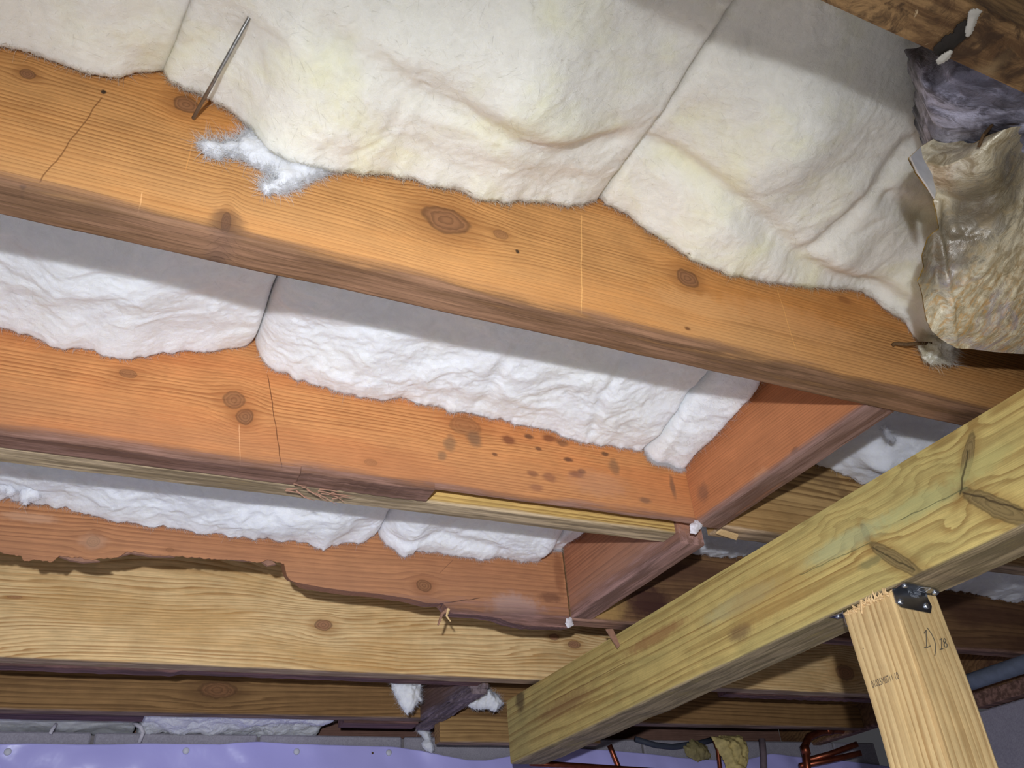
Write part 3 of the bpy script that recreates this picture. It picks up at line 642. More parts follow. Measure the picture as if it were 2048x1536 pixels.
# ------------------------------------------------------------------ treated beam and post
BX, BZ, BT = .9226, .350, .4926
BM = tag(board('support_beam', M_beam, st(-.25, 1.945, .01), BX, BX+.0935, BZ, BT, axis=1, seed=30, ease=.004, wear=.0015), 'greenish pressure-treated beam with cracked knots running diagonally', 'beam')
PX0, PX1, PY0, PY1 = BX+.002, BX+.088, .757, .846
pz = np.linspace(-ZO+.001, BZ-.004, 60)
e = .0035
prof = [(PX0, PY0+e), (PX0+e*.3, PY0+e*.3), (PX0+e, PY0), (PX1-e, PY0), (PX1-e*.3, PY0+e*.3), (PX1, PY0+e), (PX1, PY1-e), (PX1-e, PY1), (PX0+e, PY1), (PX0+e*.3, PY1-e*.3), (PX0, PY1-e)]
V = []
for z in pz:
    for (px, py) in prof: V.append((px+.0006*math.sin(z*31+py*9), py+.0006*math.sin(z*23), z))
k = len(prof); F = [tuple(q)[::-1] for q in grid_faces(len(pz), k, True).tolist()]; F = [f_[::-1] for f_ in F]
F += [tuple(range(k))[::-1], tuple((len(pz)-1)*k+i for i in range(k))]
PO = empty('support_post', ((PX0+PX1)/2, (PY0+PY1)/2, -ZO)); tag(PO, 'pale four-by-four post with pencilled figures holding up the treated beam', 'post')
mesh('post_body', V, F, M_post, PO)
mb = MB(); rng = random.Random(11)                 # torn fibres left by the saw along the top of the post
for i in range(70):
    y = rng.uniform(PY0+.002, PY1-.004); z = BZ-.004-rng.uniform(0, .003)
    tall = .006+.006*max(0, math.sin((y-PY0)*55))
    a = np.array([PX0-.0005-rng.uniform(0, .002), y, z-rng.uniform(0, .004)]); d = np.array([-rng.uniform(0, .003), rng.uniform(-.007, .009), rng.uniform(-.001, tall)])
    mb.tube([a, a+d*.6+[-.001, 0, 0], a+d], [.0013, .0012, .0004], 4)
mb.build('torn_fibres', M_splint, PO)
sliver([(1722,1200),(1723,1215),(1724,1228)], 0, PX0-.004, .0022, PO, M_splint)
def strokes(name, curves, plane_axis, val, w, mat, parent, off):
    mb = MB()
    for c in curves:
        P = ons(c, plane_axis, val); P[:, plane_axis] += off
        for i in range(len(P)-1):
            a, b_ = P[i], P[i+1]; t = b_-a; nn_ = np.zeros(3); nn_[plane_axis] = 1; s_ = np.cross(t, nn_); s_ = s_/np.linalg.norm(s_)*w; o_ = nn_*.00025
            mb.add([a-s_-o_, b_-s_-o_, b_+s_-o_, a+s_-o_, a-s_+o_, b_-s_+o_, b_+s_+o_, a+s_+o_], [(0,1,2,3),(7,6,5,4),(0,4,5,1),(2,6,7,3),(1,5,6,2),(3,7,4,0)])
    return mb.build(name, mat, parent)
Z6 = lambda L: [(1660+x/5.908, 1140+y/5.908) for x, y in L]
strokes('pencil_mark', [Z6([(1102,752),(1128,715),(1132,915)]), Z6([(1105,922),(1140,918),(1182,898)]), Z6([(1140,685),(1190,755),(1225,830),(1240,890),(1238,960),(1228,1020)]),
    Z6([(1290,830),(1312,812),(1308,940)]), Z6([(1288,945),(1330,932)]), Z6([(1340,810),(1362,830),(1350,862),(1330,850),(1342,812)]), Z6([(1350,862),(1378,885),(1372,915),(1348,912),(1340,880),(1350,862)])], 1, PY0, .00055, M_pencil, PO, -.0012)
def text(name, body, p, q, upx, plane_axis, val, mat, parent, off, hgt, thick=.0001):
    """flat lettering from p to q on a plane"""
    cu = bpy.data.curves.new(name, 'FONT'); cu.body = body; cu.size = 1.0; cu.extrude = 0.0
    to = bpy.data.objects.new('tmp', cu); C.objects.link(to)
    dg = bpy.context.evaluated_depsgraph_get(); me = bpy.data.meshes.new_from_object(to.evaluated_get(dg))
    vv = np.array([v.co[:] for v in me.vertices]); ff = [tuple(pl.vertices) for pl in me.polygons]
    bpy.data.objects.remove(to); bpy.data.curves.remove(cu); bpy.data.meshes.remove(me)
    A = on(p, plane_axis, val); B_ = on(q, plane_axis, val); U = on(upx, plane_axis, val)-A
    t = B_-A; L = np.linalg.norm(t); t /= L; U = U-t*(U@t); U /= np.linalg.norm(U)
    wmax = vv[:, 0].max(); V = A+np.outer(vv[:, 0]/wmax*L, t)+np.outer(vv[:, 1]*hgt/.7, U); V[:, plane_axis] += off
    return mesh(name, V, ff, mat, parent)
text('stamp', '01025M0711 10', (1746,1376), (1800,1357), (1740,1362), 0, PX0, M_ink, PO, -.0009, .0085)
MB().dome(on((1727,1297), 0, PX0), (-1, 0, 0), .0012, .0006, 8).build('nail_hole', M_ink, PO)

def bracket(name, label, near):
    """galvanised angle clip: one leg under the beam, one leg on the post"""
    t0 = empty(name, (PX0+.05, PY0 if near else PY1, BZ-.03)); tag(t0, label, 'bracket', )
    sgn = -1 if near else 1; yf = PY0-.0005 if near else PY1+.0005
    th = .0014
    def plate(poly, axis, at, d, nm):
        P = np.array(poly); k = len(P); A = np.zeros((k, 3)); oth = [i for i in range(3) if i != axis]
        A[:, oth] = P; A[:, axis] = at; B_ = A.copy(); B_[:, axis] = at+d
        return mesh(nm, np.concatenate([A, B_]), [tuple(range(k)), tuple(range(2*k-1, k-1, -1))]+[(i, k+i, k+(i+1) % k, (i+1) % k) for i in range(k)], M_steel, t0)
    zt = BZ-.0012
    vp = ons(Z6([(738,238),(1140,285),(1155,340),(1200,430),(1188,512),(1080,492),(840,442),(782,388)]), 1, PY0-.0012)[:, [0, 2]]; vp[:2, 1] = zt
    hp = ons(Z6([(738,238),(772,205),(860,146),(950,150),(1090,185),(1240,220),(1290,250),(1268,282),(1230,296),(1190,262),(1140,285)]), 2, zt)[:, :2]; hp[[0, 10], 1] = PY0-.0012
    if not near: hp[:, 1] = PY0+PY1-hp[:, 1]
    plate(vp, 1, yf, sgn*th, 'post_leg'); plate(hp, 2, zt-th, th, 'beam_leg')
    nv = ons(Z6([(838,372),(1140,425)]), 1, PY0-.002); nh = ons(Z6([(1235,255),(880,175)]), 2, zt)
    for q_ in nv: MB().dome((q_[0], yf+sgn*th, q_[2]), (0, sgn, 0), .0045, .003, 10).build('nail_head', M_nail, t0, True)
    for q_ in nh: MB().dome((q_[0], q_[1] if near else PY0+PY1-q_[1], zt-th), (0, 0, -1), .0045, .003, 10).build('nail_head', M_nail, t0, True)
    if near:
        strokes('embossed_diamond', [Z6([(1030,238),(1078,203),(1195,212),(1115,262),(1030,238)])], 2, zt-.0022, .0005, M_emb, t0, -.0003)
        text('embossed_mark', "P'N .3MI.ST", (1815,1187), (1841,1191), (1816,1181), 1, yf, M_emb, t0, -th-.0003, .0030)
        text('embossed_mark', "02GOTI", (1820,1194), (1836,1197), (1821,1189), 1, yf, M_emb, t0, -th-.0003, .0030)
    return t0
bracket('angle_bracket', 'shiny galvanised angle bracket nailed on the near face of the post', True)
bracket('angle_bracket', 'galvanised angle bracket mostly hidden behind the far face of the post', False)

# ------------------------------------------------------------------ insulation
def edge(px, yf): return ons(px, 1, yf)[:, [0, 2]]
def xy(px, z): return ons(px, 2, z)[:, :2]
e1 = Y1-.0015
A_e = edge([(-420,20),(-200,60),(0,104),(60,118),(110,135),(150,150),(190,163),(230,166),(275,154),(318,152)], e1)
B_e = edge([(318,156),(350,178),(395,193),(440,213),(480,238),(505,262),(530,300),(600,335),(655,342),(700,350),(780,358),(840,372),(900,385),(960,405),(1000,412),(1060,412),(1120,418),(1165,420),(1192,408)], e1)
C_e = edge([(1188,404),(1240,430),(1300,470),(1380,525),(1450,555),(1540,572),(1640,582),(1720,592),(1745,605),(1775,630),(1810,652),(1830,682),(1850,700),(1890,712)], e1)
sx1 = B_e[0, 0]; sx2 = B_e[-1, 0]+.002
batt('insulation_batt', 'cream glass-wool batt at the top left above the golden joist', M_bt1, A_e, Y0+.042, e1, -.70, sx1+.004, .705, seed=11, midk=.45, prof=.75,
     creases=[(xy([(300,120),(400,60),(520,30)], .66), -.006, .02)], x1n=sx1+.06, fib=3000)
batt('insulation_batt', 'large cream-yellow glass-wool batt crossed by the straight steel wire', M_bt1, B_e, Y0+.042, e1, sx1, sx2, .705, seed=12, midk=.8, prof=.75,
     creases=[(xy([(660,60),(850,160),(1000,225),(1120,285),(1235,300)], .67), .012, .018), (xy([(480,120),(640,250),(800,300)], .66), .006, .03), (xy([(330,150),(420,110),(530,90)], .66), .005, .012)],
     lumps=[(*xy([(1060,150)], .67)[0], .075, .042), (*xy([(820,90)], .67)[0], .05, .016), (*xy([(600,200)], .66)[0], .10, .010), (*xy([(1130,250)], .67)[0], .035, .012)], x0n=sx1+.056, fib=4500)
C1n = on((1850,190), 2, .68)[0]
batt('insulation_batt', 'cream glass-wool batt puffing out beside the foil duct wrap', M_bt1, C_e, Y0+.042, e1, sx2+.001, C_e[:, 0].max(), .712, seed=13, midk=.7, prof=.75,
     creases=[(xy([(1235,318),(1330,348),(1440,382),(1520,440),(1600,520),(1700,572),(1810,600)], .66), .014, .014), (xy([(1830,320),(1760,390),(1690,440),(1620,480)], .67), .010, .014), (xy([(1790,425),(1860,470)], .66), .010, .012)],
     lumps=[(*xy([(1600,270)], .67)[0], .07, .040), (*xy([(1690,520)], .66)[0], .03, .012), (*xy([(1480,150)], .67)[0], .07, .010)], x1n=C1n, fib=4500)
# torn wisp lying over the joist face
tuft('insulation_scrap', ons([(390,288),(415,287),(440,290),(470,284),(490,272),(505,255),(560,270),(600,290),(640,312),(660,338),(656,352),(630,358),(610,368),(590,378),(562,386),(545,390),(522,384),(522,372),(545,362),(535,345),(500,335),(490,325),(478,316),(450,316),(425,318),(405,305)], 1, Y1)[:, [0, 2]], 1, Y1-.001, .006, M_bt2, 'torn wisp of white glass wool draped over the golden joist face', seed=21, fib=5000, fiblen=.009, res=.0012)
tuft('insulation_scrap', ons([(1835,690),(1860,660),(1900,650),(1905,700),(1898,728),(1880,722),(1862,730),(1845,715)], 1, Y1-.012)[:, [0, 2]], 1, Y1-.012, .016, M_bt1, 'small frayed tail of glass wool hanging beside the bent nail under the duct wrap', seed=22, fib=3500, fiblen=.009, res=.0012)

e2 = Y2-.0015; n2 = Y1+TH+.002
D_e = edge([(-400,615),(-60,652),(0,662),(60,675),(90,690),(130,705),(185,702),(215,720),(260,725),(320,712),(400,710),(460,702),(503,693)], e2)
E_e = edge([(505,698),(520,722),(540,738),(600,765),(660,782),(690,792),(740,800),(800,802),(870,820),(950,836),(1020,850),(1090,865),(1150,886),(1200,896),(1250,903),(1288,906)], e2)
F_e = edge([(1284,912),(1310,930),(1350,943),(1400,950),(1425,948)], e2)
sD = E_e[0, 0]; sE = F_e[0, 0]+.003
batt('insulation_batt', 'white glass-wool batt at the left between the golden and the middle joist', M_bt2, D_e, n2, e2, -.70, sD, .690, seed=14, fib=3500, r_end=.010, rough=1.1)
batt('insulation_batt', 'long rumpled white glass-wool batt in the middle bay', M_bt2, E_e, n2, e2, sD+.001, sE, .690, seed=15, fib=4500, r_end=.014, rough=1.3,
     creases=[(xy([(1180,840),(1200,780),(1260,720)], .66), .007, .008), (xy([(960,800),(1000,730),(1050,690)], .66), .004, .010)])
batt('insulation_batt', 'short white glass-wool batt tucked against the orange blocking', M_bt2, F_e, n2, e2, sE+.001, .806, .672, seed=16, fib=4000, r_end=.012, rough=1.0, creases=[(xy([(1320,900),(1420,760)], .65), .004, .01)])

e3 = Y3-.0015; n3 = Y2+.080
Zs = lambda L: [(x/2.926, 850+y/2.926) for x, y in L]
Z8 = lambda L: [(650+x/2.56, 850+y/2.56) for x, y in L]
G_e = edge([(-300,958)]+Zs([(-100,425),(0,440),(60,445),(150,462),(240,482),(380,497),(520,535),(680,575),(850,605),(1000,617),(1200,645),(1400,662),(1600,682),(1780,695),(1850,730),(1885,752),(1930,725),(1980,708)])+Z8([(20,640),(60,622),(180,612),(258,586)]), e3)
H_e = edge(Z8([(260,582),(300,610),(340,637),(390,672),(440,682),(455,655),(530,657),(660,677),(820,692),(888,682),(930,692),(1000,702),(1060,712),(1112,692)]), e3)
I_e = edge(Z8([(1112,690),(1122,657),(1215,647),(1260,640)]), e3)
sG = G_e[-1, 0]; sH = I_e[0, 0]
batt('insulation_batt', 'long bluish-white glass-wool batt above the rotted joist at left', M_bt3, G_e, n3, e3, -.70, sG, .672, seed=17, fib=4000, r_end=.016, rough=1.4, res=.0022)
batt('insulation_batt', 'folded white glass-wool batt above the rotted joist near its round knot', M_bt3, H_e, n3, e3, sG+.001, sH, .672, seed=18, fib=3000, r_end=.02, rough=1.4, res=.002, creases=[(xy([(790,1060),(880,1060),(1000,1080)], .63), .008, .012)])
batt('insulation_batt', 'small white glass-wool batt end beside the rosy blocking', M_bt3, I_e, n3, e3, sH+.001, .797, .668, seed=19, fib=1500, r_end=.01, res=.002)
# bays beyond the blocking
P_e = edge([(1500,900),(1655,940),(1690,955),(1720,968),(1745,975),(1790,980)], e2)
P_e = np.concatenate([P_e, [[1.5, .655], [2.3, .65]]])
batt('insulation_batt', 'greyish glass-wool batt with a loose lump beyond the orange blocking', M_bt3, P_e, n2, e2, .860, XR-.02, .69, seed=24, fib=1500, res=.003, rough=1.6, lumps=[(*xy([(1755,905)], .66)[0], .03, .028), (*xy([(1840,890)], .67)[0], .03, .015)])
Q_e = np.concatenate([edge([(1395,1112),(1450,1118),(1510,1112)], e3), [[1.5, .66], [1.95, .645], [2.1, .632], [2.3, .65]]])
batt('insulation_batt', 'glass-wool batt behind the treated beam, beyond the rosy blocking', M_bt3, Q_e, Y2+TH+.002, e3, .852, XR-.02, .68, seed=25, fib=1500, res=.003, rough=1.5)
batt('insulation_batt', 'pale glass-wool batt in the top right corner beyond the dirty joist', M_bt1, np.array([[XL, .66], [XR, .66]]), -.22, Y0-.0015, -.7, XR-.02, .66, seed=27, fib=0, res=.005)
R_e = np.concatenate([ons([(290,1466),(500,1468),(770,1470)], 1, WY-.002)[:, [0, 2]]+[0, .002]])
batt('insulation_batt', 'strip of grey-lit glass wool on the far block wall under the knotted joist', M_bt3, R_e, Y5+.040, WY+.10, .128, .600, .530, seed=28, fib=3000, res=.0018, r_end=.015, prof=.7, rough=2.2, ragged=.002)
batt('insulation_batt', 'thin glass wool between the block wall and the dark red stub', M_bt3, np.array([[XL, .526], [.2, .526]]), Y5+.104, WY+.10, -.7, .122, .545, seed=29, fib=400, res=.004)

# torn scraps around the grey blocking
Z5 = lambda L: [(720+x/6.024, 1340+y/6.024) for x, y in L]
sc = Y4+.12
tuft('insulation_scrap', ons(Z5([(380,120),(385,230),(430,310),(480,420),(570,530),(640,470),(690,380),(735,370),(715,320),(730,180),(700,120)]), 1, sc)[:, [0, 2]], 1, sc, .022, M_bt3, 'pointed white glass-wool scrap hanging left of the grey blocking', seed=31, fib=1200, res=.002, fiblen=.008, ragged=.0015)
tuft('insulation_scrap', ons(Z5([(1500,120),(1510,190),(1590,270),(1650,300),(1720,400),(1660,460),(1625,505),(1530,460),(1440,475),(1340,455),(1265,405),(1300,330),(1400,230)]), 1, sc+.10)[:, [0, 2]], 1, sc+.10, .024, M_bt3, 'ragged white glass-wool scrap hanging right of the grey blocking', seed=32, fib=1200, res=.002, fiblen=.008, ragged=.0015)
tuft('insulation_scrap', ons(Z5([(670,700),(760,690),(830,740),(850,840),(890,930),(860,1000),(780,960),(740,890),(790,840),(730,780)]), 1, 2.38)[:, [0, 2]], 1, 2.38, .016, M_bt3, 'small crumpled glass-wool scrap on the wall left of the short timber', seed=33, fib=800, res=.002, fiblen=.008, ragged=.0015)
tuft('insulation_scrap', ons([(-30,905),(0,955),(30,952),(70,960),(95,990),(70,1000),(45,1010),(35,985),(20,990),(0,985),(-40,980)], 1, Y3-.03)[:, [0, 2]], 1, Y3-.03, .02, M_bt3, 'loose fluffy white scrap at the left edge above the rotted joist', seed=34, fib=1500, res=.002)

# ------------------------------------------------------------------ wires, nails, scraps of debris
def wire(name, label, pts, rad):
    return tag(MB().tube(pts, rad, 8).build(name, M_wire, None, True), label, 'wire')
w0 = on((386,237), 1, Y1-.003); w1 = on((497,38), 2, .676)
wire('insulation_wire', 'straight grey steel wire propping the batt at the top left', [w0, w0*.5+w1*.5, w1, w1+(w1-w0)*.06+[0, 0, .02]], .0017)
q = [on((1790,687), 1, Y1-.004), on((1812,689), 1, Y1-.012), on((1835,687), 1, Y1-.018), on((1862,687), 1, Y1-.022)]
tag(MB().tube([q[0]+[0, .006, 0]]+q, [.003, .0026, .0026, .0026, .0022], 8).build('bent_nail', M_rust, None, True), 'rusty bent nail sticking out of the golden joist', 'nail')
tuft('paper_scrap', ons([(1380,1052),(1390,1043),(1402,1040),(1408,1048),(1398,1058),(1392,1068),(1380,1066)], 1, Y2-.004)[:, [0, 2]], 1, Y2-.004, .006, M_white, 'curled white scrap stuck at the joist and blocking corner', seed=41, fib=0, res=.001, cat='debris', ragged=.001)
tuft('paper_scrap', ons([(1132,1238),(1142,1236),(1146,1250),(1136,1256),(1131,1248)], 1, Y3-.004)[:, [0, 2]], 1, Y3-.004, .005, M_white, 'tiny white scrap under the rosy blocking corner', seed=42, fib=0, res=.001, cat='debris', ragged=.0008)
P = ons([(1432,1064),(1442,1058),(1476,1068),(1472,1077)], 2, .519); B = P.copy(); B[:, 2] -= .003
tag(mesh('wood_sliver', np.concatenate([P, B]), [(0,1,2,3)[::-1],(4,5,6,7),(0,4,5,1)[::-1],(1,5,6,2)[::-1],(2,6,7,3)[::-1],(3,7,4,0)[::-1]], M_splint), 'pale wood sliver lodged under the orange blocking', 'wood scrap')
tuft('fibre_strand', ons([(1762,852),(1772,848),(1780,866),(1792,880),(1784,886),(1772,872)], 2, .63)[:, [0, 1]], 2, .63, .005, M_bt3, 'curled white strand hanging beyond the orange blocking', seed=43, fib=200, res=.0012, cat='debris', ragged=.001)
tuft('plastic_strip', ons([(1938,22),(1948,16),(1962,20),(1950,44),(1940,68),(1933,72),(1934,50)], 2, .516)[:, [0, 1]], 2, .516, .002, M_scrap, 'white torn plastic strip stapled under the dirty joist', seed=44, fib=0, res=.001, cat='debris', ragged=.0006)
tuft('black_staple_scrap', ons([(1868,100),(1885,72),(1905,66),(1930,36),(1938,40),(1925,80),(1900,100),(1885,112),(1872,110)], 2, .518)[:, [0, 1]], 2, .518, .002, plain('black_felt', lin(40,34,28), .9, nscale=120), 'black torn felt scrap under the dirty joist', seed=45, fib=0, res=.001, cat='debris', ragged=.002)
tuft('plastic_strip', ons([(1872,118),(1880,112),(1892,104),(1900,98),(1902,104),(1896,116),(1886,124),(1876,126)], 2, .513)[:, [0, 1]], 2, .513, .002, M_scrap, 'small curled white strip beside the black felt scrap', seed=46, fib=0, res=.0008, cat='debris', ragged=.0008)

# ------------------------------------------------------------------ foil-faced duct wrap on the right
sd = Sh('foil_facing')
v = sd.vec
n1 = sd.noise(v, 16, 5, .65, .6); n2 = sd.noise(v, 60, 5, .7, 1.0); vs2 = sd.comb(sd.mul(sd.c[0], 170.0), sd.mul(sd.c[1], 80.0), sd.mul(sd.c[2], 60.0)); n3 = sd.noise(vs2, 1.0, 4, .65, .3)
lowz = sd.sm(sd.c[1], .33, .42)
col = sd.mix(sd.sm(n2, .35, .65), lin(232,220,190), lin(164,146,112))
col = sd.mix(sd.mul(sd.mul(sd.sm(n3, .48, .62), lowz), .5), col, lin(206,146,50))
col = sd.mix(sd.mul(sd.mul(sd.sm(n1, .52, .66), lowz), .6), col, lin(150,144,168))
dd = on((1945,440), 1, .335); da = sd.mul(sd.sub(sd.c[0], float(dd[0])), 1/.045); dc = sd.mul(sd.sub(sd.c[2], float(dd[2])), 1/.028)
d = sd.add(sd.M('SQRT', sd.add(sd.mul(da, da), sd.mul(dc, dc))), sd.mul(sd.sub(n2, .5), 2.4))
col = sd.mix(sd.mul(sd.sm(d, 1.2, .5), .75), col, lin(76,62,44))
hgt = sd.add(sd.mul(n2, .8), sd.mul(n3, .5))
M_foil = sd.out(col, sd.sm(n2, .3, .7, .2, .45), .9, .12, hgt, .5, .004)
M_foil2 = plain('clean_foil', lin(206,204,202), .3, .15, .7, 60, .15); M_yel = plain('yellow_glass_wool', lin(190,150,70), 1.0, 0, .1, 150, .2)
le = [(1879,271),(1842,293),(1818,316),(1830,345),(1850,370),(1866,386),(1869,403),(1876,437),(1879,457),(1862,474),(1852,508),(1857,531),(1842,560),(1852,592),(1859,643),(1869,663),(1890,680),(1910,697)]
te = [(1879,271),(1910,280),(1937,288),(1950,286),(1981,269),(2022,255),(2048,252),(2150,243),(2300,240),(2800,300)]
be = [(1910,697),(1937,698),(1988,704),(2048,708),(2150,716),(2300,732),(2800,800)]
NU, NV = 260, 150
tp = np.array(te, float); bp = np.array(be, float); lp = np.array(le, float)
def dens(P, n):
    s_ = np.r_[0, np.cumsum(np.hypot(*np.diff(P, axis=0).T))]; return np.stack([np.interp(np.linspace(0, s_[-1], n), s_, P[:, i]) for i in range(2)], 1)
tpd, bpd, lpd = dens(tp, NU), dens(bp, NU), dens(lp, NV)
U = np.linspace(0, 1, NU)[:, None]; T = np.linspace(0, 1, NV)[None, :]
PXg = np.zeros((NU, NV, 2))
rgt = np.stack([np.full(NV, 2800.0), np.linspace(300, 800, NV)], 1)
for c in range(2):        # Coons patch between the ragged left end and the far right
    PXg[..., c] = (1-U)*lpd[None, :, c]+U*rgt[None, :, c]+(1-T)*tpd[:, None, c]+T*bpd[:, None, c]-((1-U)*(1-T)*tpd[0, c]+U*(1-T)*tpd[-1, c]+(1-U)*T*bpd[0, c]+U*T*bpd[-1, c])
Tt = np.broadcast_to(T, (NU, NV)); Uu = np.broadcast_to(U, (NU, NV))
Yt = .305-.062*ss(0, .18, Uu); Yd = Yt+(.470-Yt)*Tt-.020*np.sin(np.pi*Tt)
V = np.zeros((NU, NV, 3))
for i in range(NU):
    for j in range(NV): V[i, j] = on(PXg[i, j], 1, Yd[i, j])
nrm = np.array([-.45, -.72, -.53])
a_, b2 = V[..., 0]*1.0, V[..., 2]*1.0
cr = .005*fbm(a_*12, b2*12, 51, 3)+.0022*(1-np.abs(noise(a_*40+b2*12, b2*40, 53)))**6+.0008*fbm(a_*90, b2*90, 54, 3)
pxx = PXg[..., 0]; pyy = PXg[..., 1]
seam = 1880+(pyy-430)/260*30; cr = cr+np.where(pyy > 400, .004*np.exp(-((pxx-seam)/7)**2)-.006*ss(seam-4, seam-14, pxx), 0)
cr = cr-.012*np.exp(-(((pxx-1945)/50)**2+((pyy-440)/26)**2))
V = V+nrm*cr[..., None]*1.0
BK = V+np.array([.060, .030, .034])*(1-.35*np.abs(Tt-.5)[..., None]*0)
BK[..., 2] = np.minimum(BK[..., 2], .74)
DU = empty('duct_wrap', (on((2000,700), 1, .45)[0], .42, .50)); tag(DU, 'stained crinkled foil-faced duct insulation hanging at the right edge', 'duct wrap')
a = NU*NV; F = grid_faces(NU, NV)
rimf = []
for i in range(NU-1): rimf += [[i*NV, (i+1)*NV, a+(i+1)*NV, a+i*NV], [i*NV+NV-1, a+i*NV+NV-1, a+(i+1)*NV+NV-1, (i+1)*NV+NV-1]]
for j in range(NV-1): rimf += [[j, a+j, a+j+1, j+1], [(NU-1)*NV+j, (NU-1)*NV+j+1, a+(NU-1)*NV+j+1, a+(NU-1)*NV+j]]
mesh('foil_jacket', V.reshape(-1, 3), F, M_foil, DU, True)
mesh('wool_lining', np.concatenate([(V-nrm*.004+np.array([.002, 0, .002])).reshape(-1, 3), BK.reshape(-1, 3)]), np.concatenate([F, F[:, ::-1]+a, np.array(rimf)]), M_yel, DU)
P = ons([(1818,316),(1838,296),(1842,318),(1860,350),(1868,384),(1866,398),(1850,372),(1832,346)], 1, .310); P += nrm*.004
B = P-nrm*.003
mesh('curled_foil_lip', np.concatenate([P, B]), [tuple(range(8)), tuple(range(15, 7, -1))]+[(i, 8+i, 8+(i+1) % 8, (i+1) % 8) for i in range(8)], M_foil2, DU)
MB().tube([on((1953,296), 1, .268)+nrm*.004, on((1958,276), 1, .264)+nrm*.008, on((1979,250), 1, .262)+nrm*.01], .0014, 6).build('wire_tie', M_rust, DU)

# the grey sheet-wrapped duct above it
sgm = Sh('grey_wrap'); n1 = sgm.noise(sgm.vec, 16, 5, .65, .8); n2 = sgm.noise(sgm.vec, 48, 6, .7, .7)
M_gwrap = sgm.out(sgm.mix(sgm.sm(n2, .42, .66), sgm.mix(sgm.sm(n1, .4, .62), lin(112,110,122), lin(196,194,212)), lin(74,72,82)), .55, .4, 0.0, n2, .8, .006)
xs = stations(float(on((1846,215), 2, .555)[0]), 1.5, .004); ys = stations(Y0+.043, .36, .003); X, Yg = np.meshgrid(xs, ys, indexing='ij'); X = X+1.55*np.maximum(0, Yg-.252)+.006*fbm(Yg*60, X*3, 63, 3)
Z = .531+.62*(Yg-.208)+.004*fbm(X*16, Yg*16, 61, 3)+.003*(1-np.abs(noise(X*34, Yg*34, 62)))**3+.012*np.exp(-(xs[:, None]-xs[0])/.02)
V = np.stack([X, Yg, Z], -1); n, m = X.shape; TPv = V.copy(); TPv[..., 2] += .05; a = n*m; F = grid_faces(n, m)
rimf = []
for i in range(n-1): rimf += [[i*m, (i+1)*m, a+(i+1)*m, a+i*m], [i*m+m-1, a+i*m+m-1, a+(i+1)*m+m-1, (i+1)*m+m-1]]
for j in range(m-1): rimf += [[j, a+j, a+j+1, j+1], [(n-1)*m+j, (n-1)*m+j+1, a+(n-1)*m+j+1, a+(n-1)*m+j]]
tag(mesh('duct', np.concatenate([V.reshape(-1, 3), TPv.reshape(-1, 3)]), np.concatenate([F[:, ::-1], F+a, np.array(rimf)]), M_gwrap, None, True), 'crumpled grey sheet-covered duct above the foil wrap', 'duct')

# ------------------------------------------------------------------ pipes beyond the beam
PY = 2.36
def pipe(label, pts, rad, mat=M_copper, name='copper_pipe', rings=(), cat='pipe'):
    t0 = empty(name, tuple(np.min(np.array(pts), 0))); tag(t0, label, cat)
    MB().tube(pts, rad, 12).build('tube', mat, t0, True)
    for p, d in rings: MB().tube([np.array(p)-np.array(d)*.014, np.array(p)+np.array(d)*.014], rad*1.22, 12).build('fitting', mat, t0, True)
    return t0
p = lambda x, y, yy=PY: on((x, y), 1, yy)
pipe('thin copper pipe rising beside the beam end over the white liner', [p(1219,1490), p(1225,1505), p(1240,1542), p(1256,1585)], .008)
pipe('horizontal copper pipe glinting low under the beam end', [p(1060,1526,2.30), p(1128,1530,2.30), p(1250,1538,2.30), p(1330,1543,2.30)], .008)
pipe('slim copper pipe left of the yellow foam', [p(1428,1478), p(1436,1500), p(1441,1545), p(1445,1580)], .007)
pipe('copper pipe with a soldered elbow below the far joists', [p(1706,1462,2.30), p(1672,1460,2.29), p(1640,1464,2.28), p(1618,1474,2.28), p(1610,1492,2.28), p(1613,1520,2.28), p(1618,1570,2.28)], .012, rings=[(p(1656,1461,2.285), (1, 0, .02)), (p(1611,1500,2.28), (0, 0, 1))])
pipe('upper of two copper pipes slanting towards the post', [p(1616,1520,2.30), p(1660,1508,2.28), p(1715,1488,2.22)], .009)
pipe('lower of two copper pipes slanting towards the post', [p(1600,1532,2.30), p(1660,1520,2.28), p(1722,1506,2.22)], .009)
pipe('brownish vertical pipe right of the yellow foam', [p(1524,1478), p(1527,1510), p(1528,1560), p(1530,1600)], .011, plain('dull_pipe', lin(116,100,104), .6, 0, .3, 80))
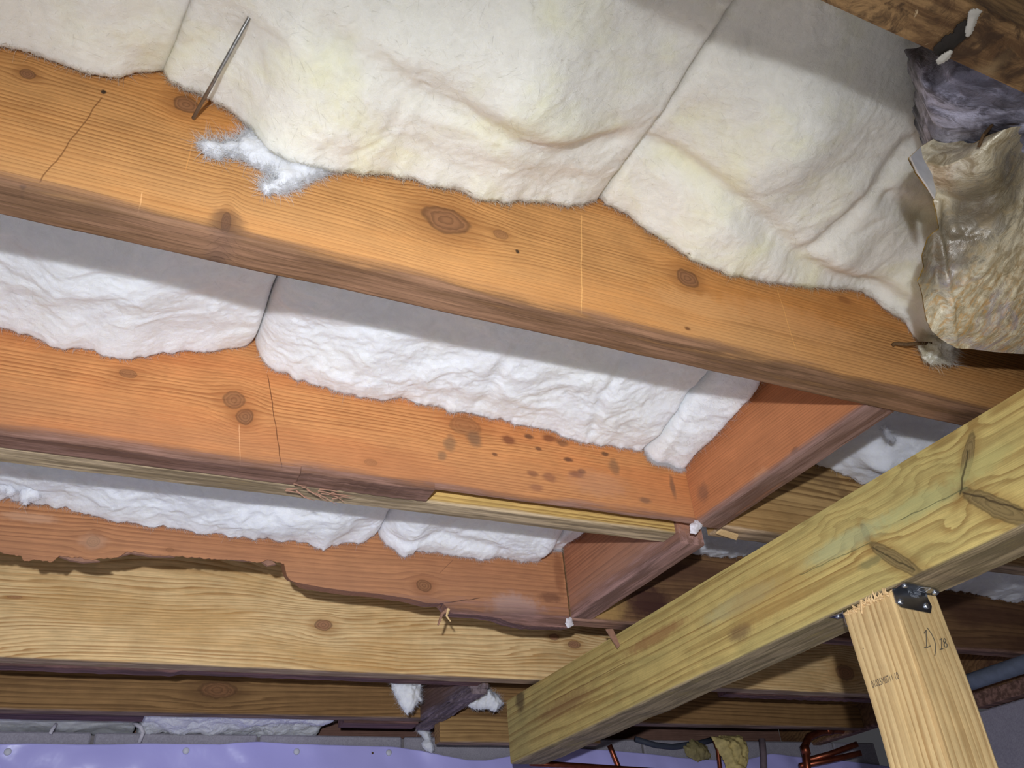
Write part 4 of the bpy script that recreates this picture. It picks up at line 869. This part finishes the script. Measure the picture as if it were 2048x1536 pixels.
pipe('thick grey pipe running under the joists behind the post', [np.array([2.06, .9, .478]), np.array([2.06, 1.3, .476]), np.array([2.06, 1.5, .475]), np.array([2.06, 1.66, .474])], .021, M_pipe, 'grey_pipe')
tuft('foam_lump', ons([(1424,1474),(1480,1472),(1492,1490),(1493,1520),(1488,1560),(1455,1560),(1450,1525),(1436,1500)], 1, 2.32)[:, [0, 2]], 1, 2.32, .03, plain('yellow_foam', lin(196,176,116), .8, 0, .2, 60, .25), 'yellow expanding foam lump dripping over the liner edge', seed=71, fib=0, res=.003, cat='foam', ragged=.002)
tuft('foam_lump', ons([(1384,1480),(1412,1492),(1420,1515),(1396,1522),(1372,1510),(1368,1495)], 1, 2.40)[:, [0, 2]], 1, 2.40, .02, plain('dull_foam', lin(140,128,88), .85, 0, .2, 60, .3), 'small dull foam lump left of the yellow foam', seed=72, fib=0, res=.003, cat='foam', ragged=.003)
pipe('dark cable sagging along the wall top behind the beam', [p(1270,1478,2.42), p(1310,1490,2.41), p(1345,1494,2.41), p(1400,1486,2.41), p(1430,1478,2.42)], .009, plain('dark_cable', lin(62,66,78), .6), 'dark_cable', cat='cable')
pipe('white cord looping across the far block wall at left', [p(268,1446,WY-.02), p(282,1455,WY-.03), p(286,1465,WY-.03), p(278,1485,WY-.02)], .005, M_white, 'white_cord', cat='cord')
pipe('short white cord end near the left edge of the block wall', [p(112,1448,WY-.02), p(105,1458,WY-.03), p(100,1468,WY-.03)], .004, M_white, 'white_cord', cat='cord')

for o in list(bpy.data.objects):
    if '_o' in o.keys(): del o['_o']
GROUPS = {'floor_joist': 'floor joists side by side', 'insulation_batt': 'glass-wool batts between the joists', 'insulation_scrap': 'torn scraps of glass wool', 'blocking': 'blocking between the joists',
          'copper_pipe': 'copper pipes by the far wall', 'angle_bracket': 'angle brackets on the post', 'paper_scrap': 'white scraps at the corners', 'plastic_strip': 'plastic strips under the dirty joist',
          'foam_lump': 'foam lumps on the far wall', 'white_cord': 'white cords on the far wall', 'rim_joist': 'rim joists'}
for o in bpy.data.objects:
    if o.parent is None and o.name.split('.')[0] in GROUPS and 'label' in o.keys(): o['group'] = GROUPS[o.name.split('.')[0]]
